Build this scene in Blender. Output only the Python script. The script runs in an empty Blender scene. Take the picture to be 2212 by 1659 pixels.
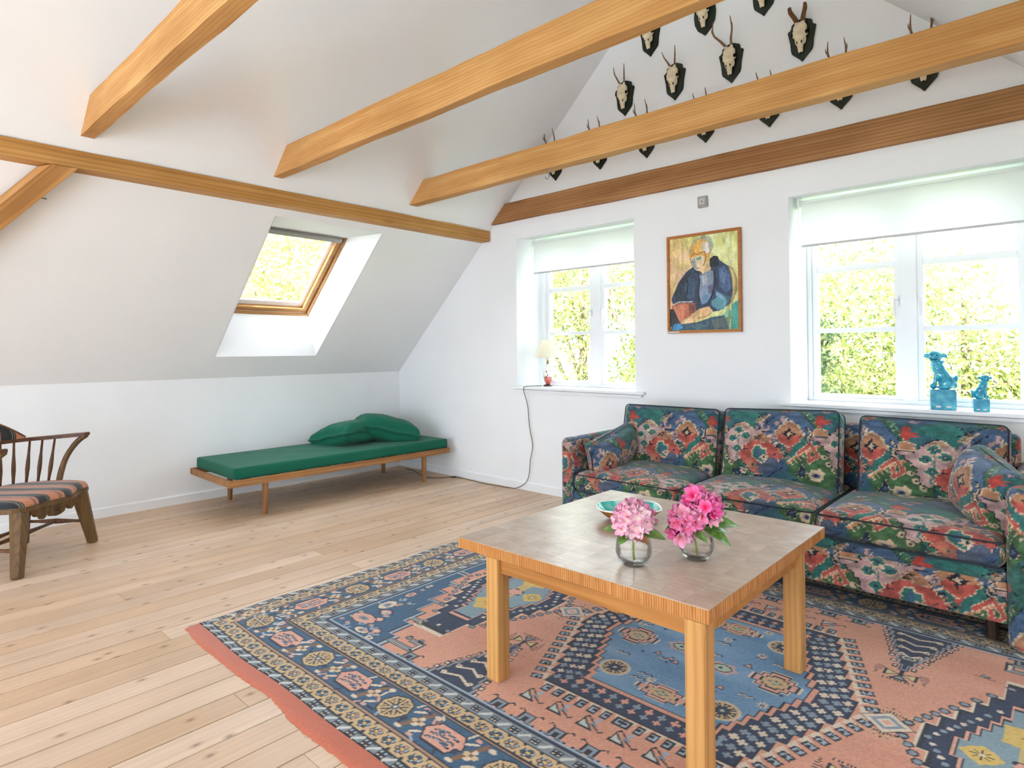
import bpy, bmesh, math, random
import numpy as np
from mathutils import Vector, Matrix, Euler
random.seed(7); rng = np.random.default_rng(7)
scene = bpy.context.scene
col = scene.collection
PI = math.pi

# ------------------------------------------------------------------ camera, world, sun, exposure
def make_camera():
    yaw, pitch, roll, f = -0.743476, 0.0143617, -0.0074402, 1329.025
    fw = Vector((math.sin(yaw)*math.cos(pitch), math.cos(yaw)*math.cos(pitch), math.sin(pitch)))
    r = Vector((math.cos(yaw), -math.sin(yaw), 0)); u = r.cross(fw)
    r2 = r*math.cos(roll)+u*math.sin(roll); u2 = -r*math.sin(roll)+u*math.cos(roll)
    cd = bpy.data.cameras.new('camera'); co = bpy.data.objects.new('camera', cd); col.objects.link(co)
    m = Matrix((r2, u2, -fw)).transposed().to_4x4(); m.translation = Vector((5.7201, -4.3280, 1.3))
    co.matrix_world = m
    cd.sensor_fit = 'HORIZONTAL'; cd.sensor_width = 36.0; cd.lens = f*36/2212
    cd.shift_x = (1106-1103.463)/2212; cd.shift_y = (738.114-829.5)/2212
    cd.clip_start = 0.05; cd.clip_end = 300
    scene.camera = co
make_camera()

wd = bpy.data.worlds.new('daylight_sky'); scene.world = wd; wd.use_nodes = True
bg = wd.node_tree.nodes['Background']
bg.inputs['Color'].default_value = (0.78, 0.895, 1.0, 1); bg.inputs['Strength'].default_value = 8.0
sd = bpy.data.lights.new('sun', 'SUN'); sd.energy = 17.0; sd.angle = math.radians(1.0); sd.color = (1.0, 0.97, 0.92)
so = bpy.data.objects.new('sun', sd); col.objects.link(so); so.location = (-4, -10, 14)
so.rotation_euler = Vector((-0.20, 0.80, -0.56)).to_track_quat('-Z', 'Y').to_euler()
scene.view_settings.view_transform = 'Standard'; scene.view_settings.look = 'None'
scene.view_settings.gamma = 1.0; scene.view_settings.use_curve_mapping = False
scene.view_settings.exposure = 0.22
scene.cycles.max_bounces = 8; scene.cycles.diffuse_bounces = 4; scene.cycles.glossy_bounces = 2; scene.cycles.transparent_max_bounces = 10
scene.cycles.adaptive_threshold = 0.03
scene.cycles.sample_clamp_indirect = 8.0

# ------------------------------------------------------------------ helpers
def lin(c):
    c = np.asarray(c, float)/255.0
    return np.where(c <= 0.04045, c/12.92, ((c+0.055)/1.055)**2.4)
def L4(c): v = lin(c); return (float(v[0]), float(v[1]), float(v[2]), 1.0)

class MB:
    """collects verts and faces; build() links them as one mesh object"""
    def __init__(s): s.v = []; s.f = []
    def add(s, vs, fs, M=None):
        o = len(s.v)
        for p in vs: s.v.append(tuple(M @ Vector(p)) if M is not None else tuple(p))
        for f in fs: s.f.append(tuple(i+o for i in f))
        return s
    def box(s, x0, x1, y0, y1, z0, z1, M=None):
        return s.add([(x0,y0,z0),(x1,y0,z0),(x1,y1,z0),(x0,y1,z0),(x0,y0,z1),(x1,y0,z1),(x1,y1,z1),(x0,y1,z1)],
                     [(0,3,2,1),(4,5,6,7),(0,1,5,4),(1,2,6,5),(2,3,7,6),(3,0,4,7)], M)
    def prism(s, pts, a0, a1, axis='y', M=None):
        n = len(pts)
        def P(p, a):
            return {'y': (p[0], a, p[1]), 'x': (a, p[0], p[1]), 'z': (p[0], p[1], a)}[axis]
        vs = [P(p, a0) for p in pts]+[P(p, a1) for p in pts]
        fs = [tuple(range(n)), tuple(range(2*n-1, n-1, -1))]
        for i in range(n):
            j = (i+1) % n; fs.append((i, i+n, j+n, j))
        return s.add(vs, fs, M)
    def lathe(s, prof, seg=24, M=None, closed=True, wob=None):
        n = len(prof); vs = []
        for k in range(seg):
            a = 2*PI*k/seg
            for i, (r, z) in enumerate(prof):
                rr = r*(wob(a, i) if wob else 1)
                vs.append((rr*math.cos(a), rr*math.sin(a), z))
        fs = []
        for k in range(seg):
            k2 = (k+1) % seg
            for i in range(n-1):
                fs.append((k*n+i, k2*n+i, k2*n+i+1, k*n+i+1))
        if closed:
            if prof[0][0] > 1e-6: fs.append(tuple(k*n for k in range(seg-1, -1, -1)))
            if prof[-1][0] > 1e-6: fs.append(tuple(k*n+n-1 for k in range(seg)))
        return s.add(vs, fs, M)
    def tube(s, pts, rad, seg=8, M=None, cap=True):
        pts = [Vector(p) for p in pts]; n = len(pts)
        if not hasattr(rad, '__len__'): rad = [rad]*n
        vs = []; up = None
        for i, p in enumerate(pts):
            t = (pts[min(i+1, n-1)]-pts[max(i-1, 0)]).normalized()
            if up is None: up = Vector((0, 0, 1)) if abs(t.z) < .9 else Vector((1, 0, 0))
            a = t.cross(up).normalized(); b = a.cross(t).normalized(); up = b
            for k in range(seg):
                an = 2*PI*k/seg
                vs.append(p+(a*math.cos(an)+b*math.sin(an))*rad[i])
        fs = []
        for i in range(n-1):
            for k in range(seg):
                k2 = (k+1) % seg
                fs.append((i*seg+k, i*seg+k2, (i+1)*seg+k2, (i+1)*seg+k))
        if cap:
            fs.append(tuple(range(seg-1, -1, -1))); fs.append(tuple((n-1)*seg+k for k in range(seg)))
        return s.add(vs, fs, M)
    def build(s, name, mat=None, parent=None, origin=None, smooth=False, bevel=0.0, angle=None):
        me = bpy.data.meshes.new(name)
        if origin is not None:
            o_ = Vector(origin); vv = [tuple(Vector(p)-o_) for p in s.v]
        else: vv = s.v
        me.from_pydata(vv, [], s.f); me.update()
        bm = bmesh.new(); bm.from_mesh(me); bmesh.ops.recalc_face_normals(bm, faces=bm.faces)
        if bevel > 0:
            ed = [e for e in bm.edges if len(e.link_faces) == 2 and e.calc_face_angle(0) > .6]
            bmesh.ops.bevel(bm, geom=ed, offset=bevel, segments=2, affect='EDGES', clamp_overlap=True)
        bm.to_mesh(me); bm.free()
        ob = bpy.data.objects.new(name, me); col.objects.link(ob)
        if mat is not None: me.materials.append(mat)
        if smooth:
            me.polygons.foreach_set('use_smooth', np.ones(len(me.polygons), bool))
            if angle is not None: me.set_sharp_from_angle(angle=angle)
        if origin is not None: ob.location = origin
        if parent is not None: ob.parent = parent
        return ob

def mesh_np(name, V, F, mat=None, parent=None, colors=None, smooth=True):
    """V (n,3), F (m,4) numpy; colors sRGB 0-255 (n,3) -> colour attribute"""
    me = bpy.data.meshes.new(name)
    n, m = len(V), len(F)
    me.vertices.add(n); me.vertices.foreach_set('co', np.ascontiguousarray(V, np.float32).ravel())
    k = F.shape[1]
    me.loops.add(m*k); me.loops.foreach_set('vertex_index', np.ascontiguousarray(F, np.int32).ravel())
    me.polygons.add(m); me.polygons.foreach_set('loop_start', np.arange(0, m*k, k, dtype=np.int32))
    me.update(calc_edges=True)
    if smooth: me.polygons.foreach_set('use_smooth', np.ones(m, bool))
    if colors is not None:
        at = me.color_attributes.new('Col', 'FLOAT_COLOR', 'POINT')
        c = np.ones((n, 4), np.float32); c[:, :3] = lin(colors); at.data.foreach_set('color', c.ravel())
    me.validate(); me.update()
    ob = bpy.data.objects.new(name, me); col.objects.link(ob)
    if mat: me.materials.append(mat)
    if parent is not None: ob.parent = parent
    return ob

def tag(o, label, cat=None, group=None, kind=None):
    if label: o['label'] = label
    if cat: o['category'] = cat
    if group: o['group'] = group
    if kind: o['kind'] = kind
    return o
def thing(name, label, cat, loc=(0, 0, 0), rz=0.0, group=None):
    o = bpy.data.objects.new(name, None); col.objects.link(o); o.empty_display_size = .1
    o.location = loc; o.rotation_euler = (0, 0, rz)
    return tag(o, label, cat, group)
def struct(o): o['kind'] = 'structure'; return o
def copy_tree(o, parent=None):
    c = o.copy(); col.objects.link(c); c.parent = parent
    for ch in list(o.children): copy_tree(ch, c)
    return c
def spline(pts, n=8):
    """Catmull-Rom through points"""
    P = [Vector(p) for p in pts]; out = []
    for i in range(len(P)-1):
        p0, p1, p2, p3 = P[max(i-1, 0)], P[i], P[i+1], P[min(i+2, len(P)-1)]
        for k in range(n):
            t = k/n
            out.append(.5*((2*p1)+(p2-p0)*t+(2*p0-5*p1+4*p2-p3)*t*t+(3*p1-p0-3*p2+p3)*t**3))
    out.append(P[-1]); return out
def blob(name, ells, voxel, mat, parent=None, origin=None, smooth_it=4):
    """ellipsoids (cx,cy,cz,rx,ry,rz[,rot]) merged into one continuous surface"""
    bm = bmesh.new()
    for e in ells:
        M = Matrix.Translation(e[:3])
        if len(e) > 6: M = M @ Euler(e[6]).to_matrix().to_4x4()
        M = M @ Matrix.Diagonal((e[3], e[4], e[5], 1))
        bmesh.ops.create_icosphere(bm, subdivisions=3, radius=1, matrix=M)
    me = bpy.data.meshes.new(name); bm.to_mesh(me); bm.free()
    ob = bpy.data.objects.new(name, me); col.objects.link(ob)
    rm = ob.modifiers.new('r', 'REMESH'); rm.mode = 'VOXEL'; rm.voxel_size = voxel; rm.use_smooth_shade = True
    sm = ob.modifiers.new('s', 'SMOOTH'); sm.iterations = smooth_it; sm.factor = .5
    dg = bpy.context.evaluated_depsgraph_get(); me2 = bpy.data.meshes.new_from_object(ob.evaluated_get(dg))
    ob.modifiers.clear(); ob.data = me2; me2.name = name; bpy.data.meshes.remove(me)
    me2.materials.clear(); me2.materials.append(mat)
    me2.polygons.foreach_set('use_smooth', np.ones(len(me2.polygons), bool))
    if origin: ob.location = origin
    if parent is not None: ob.parent = parent
    return ob

# ------------------------------------------------------------------ materials
def newmat(name):
    m = bpy.data.materials.new(name); m.use_nodes = True
    nt = m.node_tree; b = nt.nodes['Principled BSDF']
    return m, nt, b
def N(nt, t, **kw):
    n = nt.nodes.new(t)
    for k, v in kw.items(): setattr(n, k, v)
    return n
def ramp(nt, stops, interp='LINEAR'):
    r = N(nt, 'ShaderNodeValToRGB'); r.color_ramp.interpolation = interp
    el = r.color_ramp.elements
    while len(el) < len(stops): el.new(.5)
    for e, (p, c) in zip(el, stops): e.position = p; e.color = c
    return r
def mixc(nt, a, b, fac, mode='MIX'):
    m = N(nt, 'ShaderNodeMix', data_type='RGBA', blend_type=mode)
    for i, v in ((0, fac), (6, a), (7, b)):
        if hasattr(v, 'links'): nt.links.new(v, m.inputs[i])
        else: m.inputs[i].default_value = v
    return m.outputs[2]
def bump(nt, b, h, strength=.2, dist=.01):
    bn = N(nt, 'ShaderNodeBump'); bn.inputs['Strength'].default_value = strength; bn.inputs['Distance'].default_value = dist
    nt.links.new(h, bn.inputs['Height']); nt.links.new(bn.outputs[0], b.inputs['Normal'])
def paint(name, c, rough=.6, noise=.02, bscale=120, bst=.04, spec=.3):
    m, nt, b = newmat(name)
    tc = N(nt, 'ShaderNodeTexCoord'); nz = N(nt, 'ShaderNodeTexNoise'); nz.inputs['Scale'].default_value = 2.2
    nz.inputs['Detail'].default_value = 1
    nt.links.new(tc.outputs['Object'], nz.inputs['Vector'])
    a = [min(255, x*(1+noise)) for x in c]; d = [x*(1-noise) for x in c]
    r = ramp(nt, [(.3, L4(d)), (.7, L4(a))]); nt.links.new(nz.outputs[0], r.inputs[0])
    nt.links.new(r.outputs[0], b.inputs['Base Color']); b.inputs['Roughness'].default_value = rough
    b.inputs['Specular IOR Level'].default_value = spec
    return m
def wood(name, c1, c2, dark, axis='x', grain=18, stretch=22, knots=True, kscale=2.2, rough=.55, randomize=False, ringc=.25, bst=.12, kamt=.75, spec=.35, kr=(.03, .10, .20), k2d=False):
    """c1..c2 grain range, dark = knots; long axis of the object's local frame"""
    m, nt, b = newmat(name); lk = nt.links.new
    tc = N(nt, 'ShaderNodeTexCoord'); mp = N(nt, 'ShaderNodeMapping')
    s = [1, 1, 1]; s['xyz'.index(axis)] = 1/stretch
    vec = tc.outputs['Object']
    if randomize:
        oi = N(nt, 'ShaderNodeObjectInfo'); mu = N(nt, 'ShaderNodeVectorMath', operation='SCALE'); mu.inputs[0].default_value = (13.1, 7.7, 5.3)
        lk(oi.outputs['Random'], mu.inputs['Scale']); ad = N(nt, 'ShaderNodeVectorMath', operation='ADD')
        geo = N(nt, 'ShaderNodeNewGeometry')
        lk(geo.outputs['Position'], ad.inputs[0]); lk(mu.outputs[0], ad.inputs[1]); vec = ad.outputs[0]
    lk(vec, mp.inputs['Vector']); mp.inputs['Scale'].default_value = s
    n1 = N(nt, 'ShaderNodeTexNoise'); n1.inputs['Scale'].default_value = grain; n1.inputs['Detail'].default_value = 8; n1.inputs['Distortion'].default_value = .6
    lk(mp.outputs[0], n1.inputs['Vector'])
    wv = N(nt, 'ShaderNodeTexWave', wave_type='RINGS', rings_direction=axis.upper()); wv.inputs['Scale'].default_value = grain*.9
    wv.inputs['Distortion'].default_value = 5; wv.inputs['Detail'].default_value = 3; wv.inputs['Detail Scale'].default_value = 1.2
    lk(mp.outputs[0], wv.inputs['Vector'])
    r = ramp(nt, [(.25, L4(c2)), (.75, L4(c1))]); lk(n1.outputs[0], r.inputs[0])
    r2 = ramp(nt, [(.0, (1-ringc, 1-ringc*1.15, 1-ringc*1.4, 1)), (.55, (1, 1, 1, 1))]); lk(wv.outputs[0], r2.inputs[0])
    c = mixc(nt, r.outputs[0], r2.outputs[0], 1.0, 'MULTIPLY')
    n3 = N(nt, 'ShaderNodeTexNoise'); n3.inputs['Scale'].default_value = 1.7; n3.inputs['Detail'].default_value = 3
    lk(vec, n3.inputs['Vector']); r3 = ramp(nt, [(.3, (.86, .83, .80, 1)), (.7, (1.06, 1.05, 1.04, 1))]); lk(n3.outputs[0], r3.inputs[0])
    c = mixc(nt, c, r3.outputs[0], 1.0, 'MULTIPLY')
    if knots:
        mk = N(nt, 'ShaderNodeMapping'); sk = [1, 1, 1]; sk['xyz'.index(axis)] = .62 if k2d else .38; mk.inputs['Scale'].default_value = sk
        lk(vec, mk.inputs['Vector'])
        vo = N(nt, 'ShaderNodeTexVoronoi'); vo.inputs['Scale'].default_value = kscale*3; vo.inputs['Randomness'].default_value = 1
        if k2d: vo.voronoi_dimensions = '2D'
        lk(mk.outputs[0], vo.inputs['Vector'])
        rk = ramp(nt, [(kr[0], (1, 1, 1, 1)), (kr[1], (.4, .4, .4, 1)), (kr[2], (0, 0, 0, 1))]); lk(vo.outputs['Distance'], rk.inputs[0])
        mm = N(nt, 'ShaderNodeMath', operation='MULTIPLY'); mm.inputs[1].default_value = kamt; lk(rk.outputs[0], mm.inputs[0])
        c = mixc(nt, c, L4(dark), mm.outputs[0])
    if randomize:
        hs = N(nt, 'ShaderNodeHueSaturation'); mr = N(nt, 'ShaderNodeMapRange'); mr.inputs[3].default_value = .92; mr.inputs[4].default_value = 1.05
        lk(oi.outputs['Random'], mr.inputs[0]); lk(mr.outputs[0], hs.inputs['Value']); lk(c, hs.inputs['Color'])
        mr2 = N(nt, 'ShaderNodeMapRange'); mr2.inputs[3].default_value = 1.12; mr2.inputs[4].default_value = .86
        lk(oi.outputs['Random'], mr2.inputs[0]); lk(mr2.outputs[0], hs.inputs['Saturation']); c = hs.outputs[0]
    lk(c, b.inputs['Base Color']); b.inputs['Roughness'].default_value = rough; b.inputs['Specular IOR Level'].default_value = spec
    bump(nt, b, n1.outputs[0], bst, .004)
    return m
def vcol(name, rough=.95, nscale=700, namt=.12, bst=.25, bdist=.003, sheen=0.0, spec=.2):
    m, nt, b = newmat(name); lk = nt.links.new
    at = N(nt, 'ShaderNodeAttribute', attribute_name='Col'); tc = N(nt, 'ShaderNodeTexCoord')
    nz = N(nt, 'ShaderNodeTexNoise'); nz.inputs['Scale'].default_value = nscale; nz.inputs['Detail'].default_value = 2
    lk(tc.outputs['Object'], nz.inputs['Vector'])
    r = ramp(nt, [(.3, (1-namt,)*3+(1,)), (.7, (1+namt,)*3+(1,))]); lk(nz.outputs[0], r.inputs[0])
    lk(mixc(nt, at.outputs['Color'], r.outputs[0], 1.0, 'MULTIPLY'), b.inputs['Base Color'])
    b.inputs['Roughness'].default_value = rough; b.inputs['Specular IOR Level'].default_value = spec
    if sheen: b.inputs['Sheen Weight'].default_value = sheen
    bump(nt, b, nz.outputs[0], bst, bdist)
    return m
def solid(name, c, rough=.5, metal=0, spec=.5, trans=0, ior=1.45, nz=0.0, nscale=40, coat=0):
    m, nt, b = newmat(name)
    if nz:
        tc = N(nt, 'ShaderNodeTexCoord'); n = N(nt, 'ShaderNodeTexNoise'); n.inputs['Scale'].default_value = nscale; n.inputs['Detail'].default_value = 4
        nt.links.new(tc.outputs['Object'], n.inputs['Vector'])
        r = ramp(nt, [(.3, L4([x*(1-nz) for x in c])), (.7, L4([min(255, x*(1+nz)) for x in c]))])
        nt.links.new(n.outputs[0], r.inputs[0]); nt.links.new(r.outputs[0], b.inputs['Base Color'])
    else: b.inputs['Base Color'].default_value = L4(c)
    b.inputs['Roughness'].default_value = rough; b.inputs['Metallic'].default_value = metal
    b.inputs['Specular IOR Level'].default_value = spec; b.inputs['Transmission Weight'].default_value = trans; b.inputs['IOR'].default_value = ior
    b.inputs['Coat Weight'].default_value = coat
    return m
def fabric(name, c, c2, scale=500, rough=.9, sheen=.3, bst=.2):
    m, nt, b = newmat(name); tc = N(nt, 'ShaderNodeTexCoord')
    n = N(nt, 'ShaderNodeTexNoise'); n.inputs['Scale'].default_value = scale; nt.links.new(tc.outputs['Object'], n.inputs['Vector'])
    r = ramp(nt, [(.3, L4(c2)), (.7, L4(c))]); nt.links.new(n.outputs[0], r.inputs[0]); nt.links.new(r.outputs[0], b.inputs['Base Color'])
    b.inputs['Roughness'].default_value = rough; b.inputs['Sheen Weight'].default_value = sheen; b.inputs['Specular IOR Level'].default_value = .25
    bump(nt, b, n.outputs[0], bst, .002); return m
def pane_mat(name, tint=(1, 1, 1, 1)):
    m = bpy.data.materials.new(name); m.use_nodes = True; nt = m.node_tree; nt.nodes.clear()
    o = N(nt, 'ShaderNodeOutputMaterial'); t = N(nt, 'ShaderNodeBsdfTransparent'); t.inputs[0].default_value = tint
    g = N(nt, 'ShaderNodeBsdfGlossy'); g.inputs['Roughness'].default_value = .02
    lw = N(nt, 'ShaderNodeLayerWeight'); lw.inputs[0].default_value = .15
    mx = N(nt, 'ShaderNodeMixShader'); mm = N(nt, 'ShaderNodeMath', operation='MULTIPLY'); mm.inputs[1].default_value = .25
    nt.links.new(lw.outputs['Facing'], mm.inputs[0]); nt.links.new(mm.outputs[0], mx.inputs[0])
    nt.links.new(t.outputs[0], mx.inputs[1]); nt.links.new(g.outputs[0], mx.inputs[2]); nt.links.new(mx.outputs[0], o.inputs[0])
    return m
def translucent(name, c, t=.5):
    m = bpy.data.materials.new(name); m.use_nodes = True; nt = m.node_tree; nt.nodes.clear()
    o = N(nt, 'ShaderNodeOutputMaterial'); a = N(nt, 'ShaderNodeBsdfDiffuse'); b = N(nt, 'ShaderNodeBsdfTranslucent')
    a.inputs[0].default_value = L4(c); b.inputs[0].default_value = L4(c)
    tc = N(nt, 'ShaderNodeTexCoord'); nz = N(nt, 'ShaderNodeTexNoise'); nz.inputs['Scale'].default_value = 600
    nt.links.new(tc.outputs['Object'], nz.inputs['Vector']); bn = N(nt, 'ShaderNodeBump'); bn.inputs['Strength'].default_value = .1
    nt.links.new(nz.outputs[0], bn.inputs['Height']); nt.links.new(bn.outputs[0], a.inputs['Normal'])
    mx = N(nt, 'ShaderNodeMixShader'); mx.inputs[0].default_value = t
    nt.links.new(a.outputs[0], mx.inputs[1]); nt.links.new(b.outputs[0], mx.inputs[2]); nt.links.new(mx.outputs[0], o.inputs[0]); return m

M_wall = paint('white_wall_paint', (243, 244, 246), .75, .005)
M_ceil = paint('white_ceiling_paint', (243, 243, 244), .8, .005)
M_trim = paint('white_gloss_trim', (244, 245, 247), .35, .01, 60, .02, .5)
M_frame = paint('white_window_frame', (240, 241, 244), .35, .01, 60, .02, .5)
M_plank = wood('pale_pine_floorboard', (233, 205, 178), (214, 181, 152), (132, 90, 66), 'y', 12, 18, True, 1.8, .42, True, .05, .04, .72, .45, (.018, .05, .105), True)
M_gap = solid('dark_floor_gap', (40, 28, 20), .9, nz=.1)
M_beam = wood('honey_pine_beam', (218, 170, 110), (190, 134, 74), (120, 74, 34), 'x', 20, 12, True, .8, .65, False, .13, .3, .65, .25, (.05, .11, .19))
M_beam2 = wood('red_brown_pine_beam', (184, 136, 90), (148, 100, 60), (80, 48, 26), 'x', 16, 16, True, 1.5, .65, False, .26, .3, .85, .25, (.07, .14, .24))
M_purlin = wood('yellow_pine_purlin', (218, 168, 100), (184, 130, 66), (104, 66, 34), 'y', 14, 16, True, 1.9, .6, False, .2, .15, .8, .35, (.07, .14, .22))
M_pine_y = wood('skylight_pine', (206, 160, 104), (170, 120, 70), (110, 70, 40), 'y', 22, 18, False, rough=.4)
M_pane = pane_mat('window_glass')
M_white = solid('white_plastic', (238, 238, 238), .4)
M_grey = solid('grey_plastic', (168, 166, 160), .5)
M_metal = solid('dark_iron', (70, 64, 58), .5, .8)
M_steel = solid('steel', (165, 165, 165), .35, 1)

# ------------------------------------------------------------------ room shell
K, Z0, XR, YB, WT = .953, 1.072, 7.36, -7.6, .40
XM = XR/2; ZM = Z0+K*XM
def zs(x): return Z0+K*min(x, XR-x)
DV = .42                                    # vertical thickness of the roof slab
# floor slab with the planks as parts
fl = struct(MB().box(-.1, XR+.1, YB-.1, .1, -.16, -.0042).build('floor', M_gap))
tag(fl, 'pale sanded pine plank floor with dark knots')
pm = MB().box(-.5, .5, -.5, .5, -.004, 0).build('plank', M_plank, fl)
planks = [pm]
PW = .1315; x0 = 2.544-PW*20; k = 0
rr = random.Random(3)
joints = {int((1.94-x0)//PW): -3.31, int((1.68-x0)//PW): -2.255, int((2.14-x0)//PW): -2.23, int((2.44-x0)//PW): -2.21, int((.98-x0)//PW): -2.25}
while x0+PW*k < XR:
    a, b = max(x0+PW*k, 0.0), min(x0+PW*(k+1), XR)
    if b-a > .02:
        base = [-7.6, 0.0]
        if k in joints: base.insert(1, joints[k])
        elif rr.random() < .55: base.insert(1, rr.choice([-1.2, -4.5, -5.6, -5.6, -3.31]))
        if rr.random() < .5 and k not in joints: base.insert(1, -6.7)
        base = sorted(set(base))
        for y0, y1 in zip(base[:-1], base[1:]):
            o = pm if len(planks) == 1 and pm.get('used') is None else pm.copy()
            if o is not pm: col.objects.link(o); o.parent = fl; planks.append(o)
            else: pm['used'] = 1
            g = rr.choice([.0040, .0046, .0054, .0066])
            o.location = ((a+b)/2, (y0+y1)/2, 0); o.scale = (b-a-g, y1-y0-.002, 1)
    k += 1
if 'used' in pm: del pm['used']
# knee walls
w = struct(MB().box(-.3, 0, YB-.4, .4, -.16, Z0).build('wall_left', M_wall)); tag(w, 'low white knee wall under the roof slope')
w = struct(MB().box(XR, XR+.3, YB-.4, .4, -.16, Z0).build('wall_right', M_wall)); tag(w, 'low white knee wall on the far right')
# roof slopes
def slab(mb, xa, xb, y0, y1, mir=False):
    """slab part between two x of the inner surface; cuts are plumb at xa, level at xb when it is a hole edge"""
    pts = [(xa, zs_l(xa)), (xb, zs_l(xb)), (xb, zs_l(xb)+DV), (xa, zs_l(xa)+DV)]
    if mir: pts = [(XR-p[0], p[1]) for p in pts]
    mb.prism(pts, y0, y1)
def zs_l(x): return Z0+K*x
SY0, SY1, SX0, SX1 = -2.130, -1.168, .202, 1.312
def roof(mir, holes, name, label):
    mb = MB(); ys = YB-.4
    fx = (lambda p: (XR-p[0], p[1])) if mir else (lambda p: p)
    for (h0, h1, a, b) in holes:
        mb.prism([fx(p) for p in ((-.3, zs_l(-.3)), (XM+.002, zs_l(XM+.002)), (XM+.002, zs_l(XM)+DV), (-.3, zs_l(-.3)+DV))], ys, h0)
        mb.prism([fx(p) for p in ((-.3, zs_l(-.3)), (a, zs_l(a)), (a, zs_l(a)+DV), (-.3, zs_l(-.3)+DV))], h0, h1)
        xb = b-DV/K                        # level cut at the top of the hole
        mb.prism([fx(p) for p in ((b, zs_l(b)), (XM+.002, zs_l(XM+.002)), (XM+.002, zs_l(XM)+DV), (xb, zs_l(b)))], h0, h1)
        ys = h1
    mb.prism([fx(p) for p in ((-.3, zs_l(-.3)), (XM+.002, zs_l(XM+.002)), (XM+.002, zs_l(XM)+DV), (-.3, zs_l(-.3)+DV))], ys, .4)
    return tag(struct(mb.build(name, M_ceil)), label)
roof(False, [(SY0, SY1, SX0, SX1)], 'ceiling', 'white sloping ceiling with the skylight')
RSK = [(-5.9, -4.4, .25, .95), (-3.5, -2.0, .25, .95)]  # openings for unseen skylights, added to light the room from the right
roof(True, RSK, 'ceiling', 'white sloping ceiling on the right side')
# gable wall with two window openings (splayed reveals)
def gable(name, y_in, y_out, holes_in, holes_out, mat, label):
    mb = MB()
    def face(y, hs):
        hs = sorted(hs); xs = [-.3]
        for h in hs: xs += [h[0], h[1]]
        xs.append(XR+.3); zb = -.16
        cuts = sorted(set(xs+[XM]))
        for a, b in zip(cuts[:-1], cuts[1:]):
            t = [(a, zs(a)+.1), (b, zs(b)+.1)]
            h = [q for q in hs if q[0] <= a+1e-6 and q[1] >= b-1e-6]
            if h:
                h = h[0]
                mb.add([(a, y, zb), (b, y, zb), (b, y, h[2]), (a, y, h[2])], [(0, 1, 2, 3)])
                mb.add([(a, y, h[3]), (b, y, h[3]), (b, y, t[1][1]), (a, y, t[0][1])], [(0, 1, 2, 3)])
            else:
                mb.add([(a, y, zb), (b, y, zb), (b, y, t[1][1]), (a, y, t[0][1])], [(0, 1, 2, 3)])
    face(y_in, holes_in); face(y_out, holes_out)
    for hi, ho in zip(holes_in, holes_out):
        A = [(hi[0], y_in, hi[2]), (hi[1], y_in, hi[2]), (hi[1], y_in, hi[3]), (hi[0], y_in, hi[3])]
        B = [(ho[0], y_out, ho[2]), (ho[1], y_out, ho[2]), (ho[1], y_out, ho[3]), (ho[0], y_out, ho[3])]
        mb.add(A+B, [(i, (i+1) % 4, (i+1) % 4+4, i+4) for i in range(4)])
    return tag(struct(mb.build(name, mat)), label)
gable('wall_back', 0, WT, [(1.819, 3.100, .935, 2.362), (4.300, 5.600, .915, 2.326)],
      [(1.94, 3.19, .935, 2.362), (4.355, 5.555, .915, 2.326)], M_wall, 'white gable wall with two windows and a painting')
gable('wall_front', YB, YB-.3, [(1.3, 6.06, .10, 2.22)], [(1.3, 6.06, .10, 2.22)], M_wall, 'white gable wall behind the viewer with glazed doors added for daylight')
# baseboards
tag(struct(MB().prism([(0, 0), (.016, 0), (.016, .068), (.008, .078), (0, .078)], YB, 0, 'y').build('baseboard_left', M_trim)), 'white baseboard along the knee wall')
tag(struct(MB().prism([(0, 0), (-.016, 0), (-.016, .068), (-.008, .078), (0, .078)], 0.016, XR, 'x').build('baseboard_back', M_trim)), 'white baseboard along the gable wall')
# rear glazing, unseen, added for daylight from behind: white frame of four bays
rw = struct(MB().box(1.3, 6.06, YB-.18, YB-.12, .10, .18).box(1.3, 6.06, YB-.18, YB-.12, 2.14, 2.22).build('window_4', M_frame)); tag(rw, 'wide glazed doors added unseen behind the viewer to let daylight in')
for i in range(5):
    xx = 1.3+i*(4.76-.08)/4
    MB().box(xx, xx+.08, YB-.18, YB-.12, .18, 2.14).build('mullion', M_frame, rw)
for i in range(4):
    xx = 1.38+i*1.17
    MB().box(xx, xx+1.09, YB-.152, YB-.148, .18, 2.14).build('pane', M_pane, rw)

tag(struct(MB().box(.8, 6.56, YB-2.1, YB-.3, 2.45, 2.55).build('added_sun_canopy', M_frame)), 'unseen white canopy added outside to keep the sun off the glazed doors')  # added out of view to block sun entering the rear glazing
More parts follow.
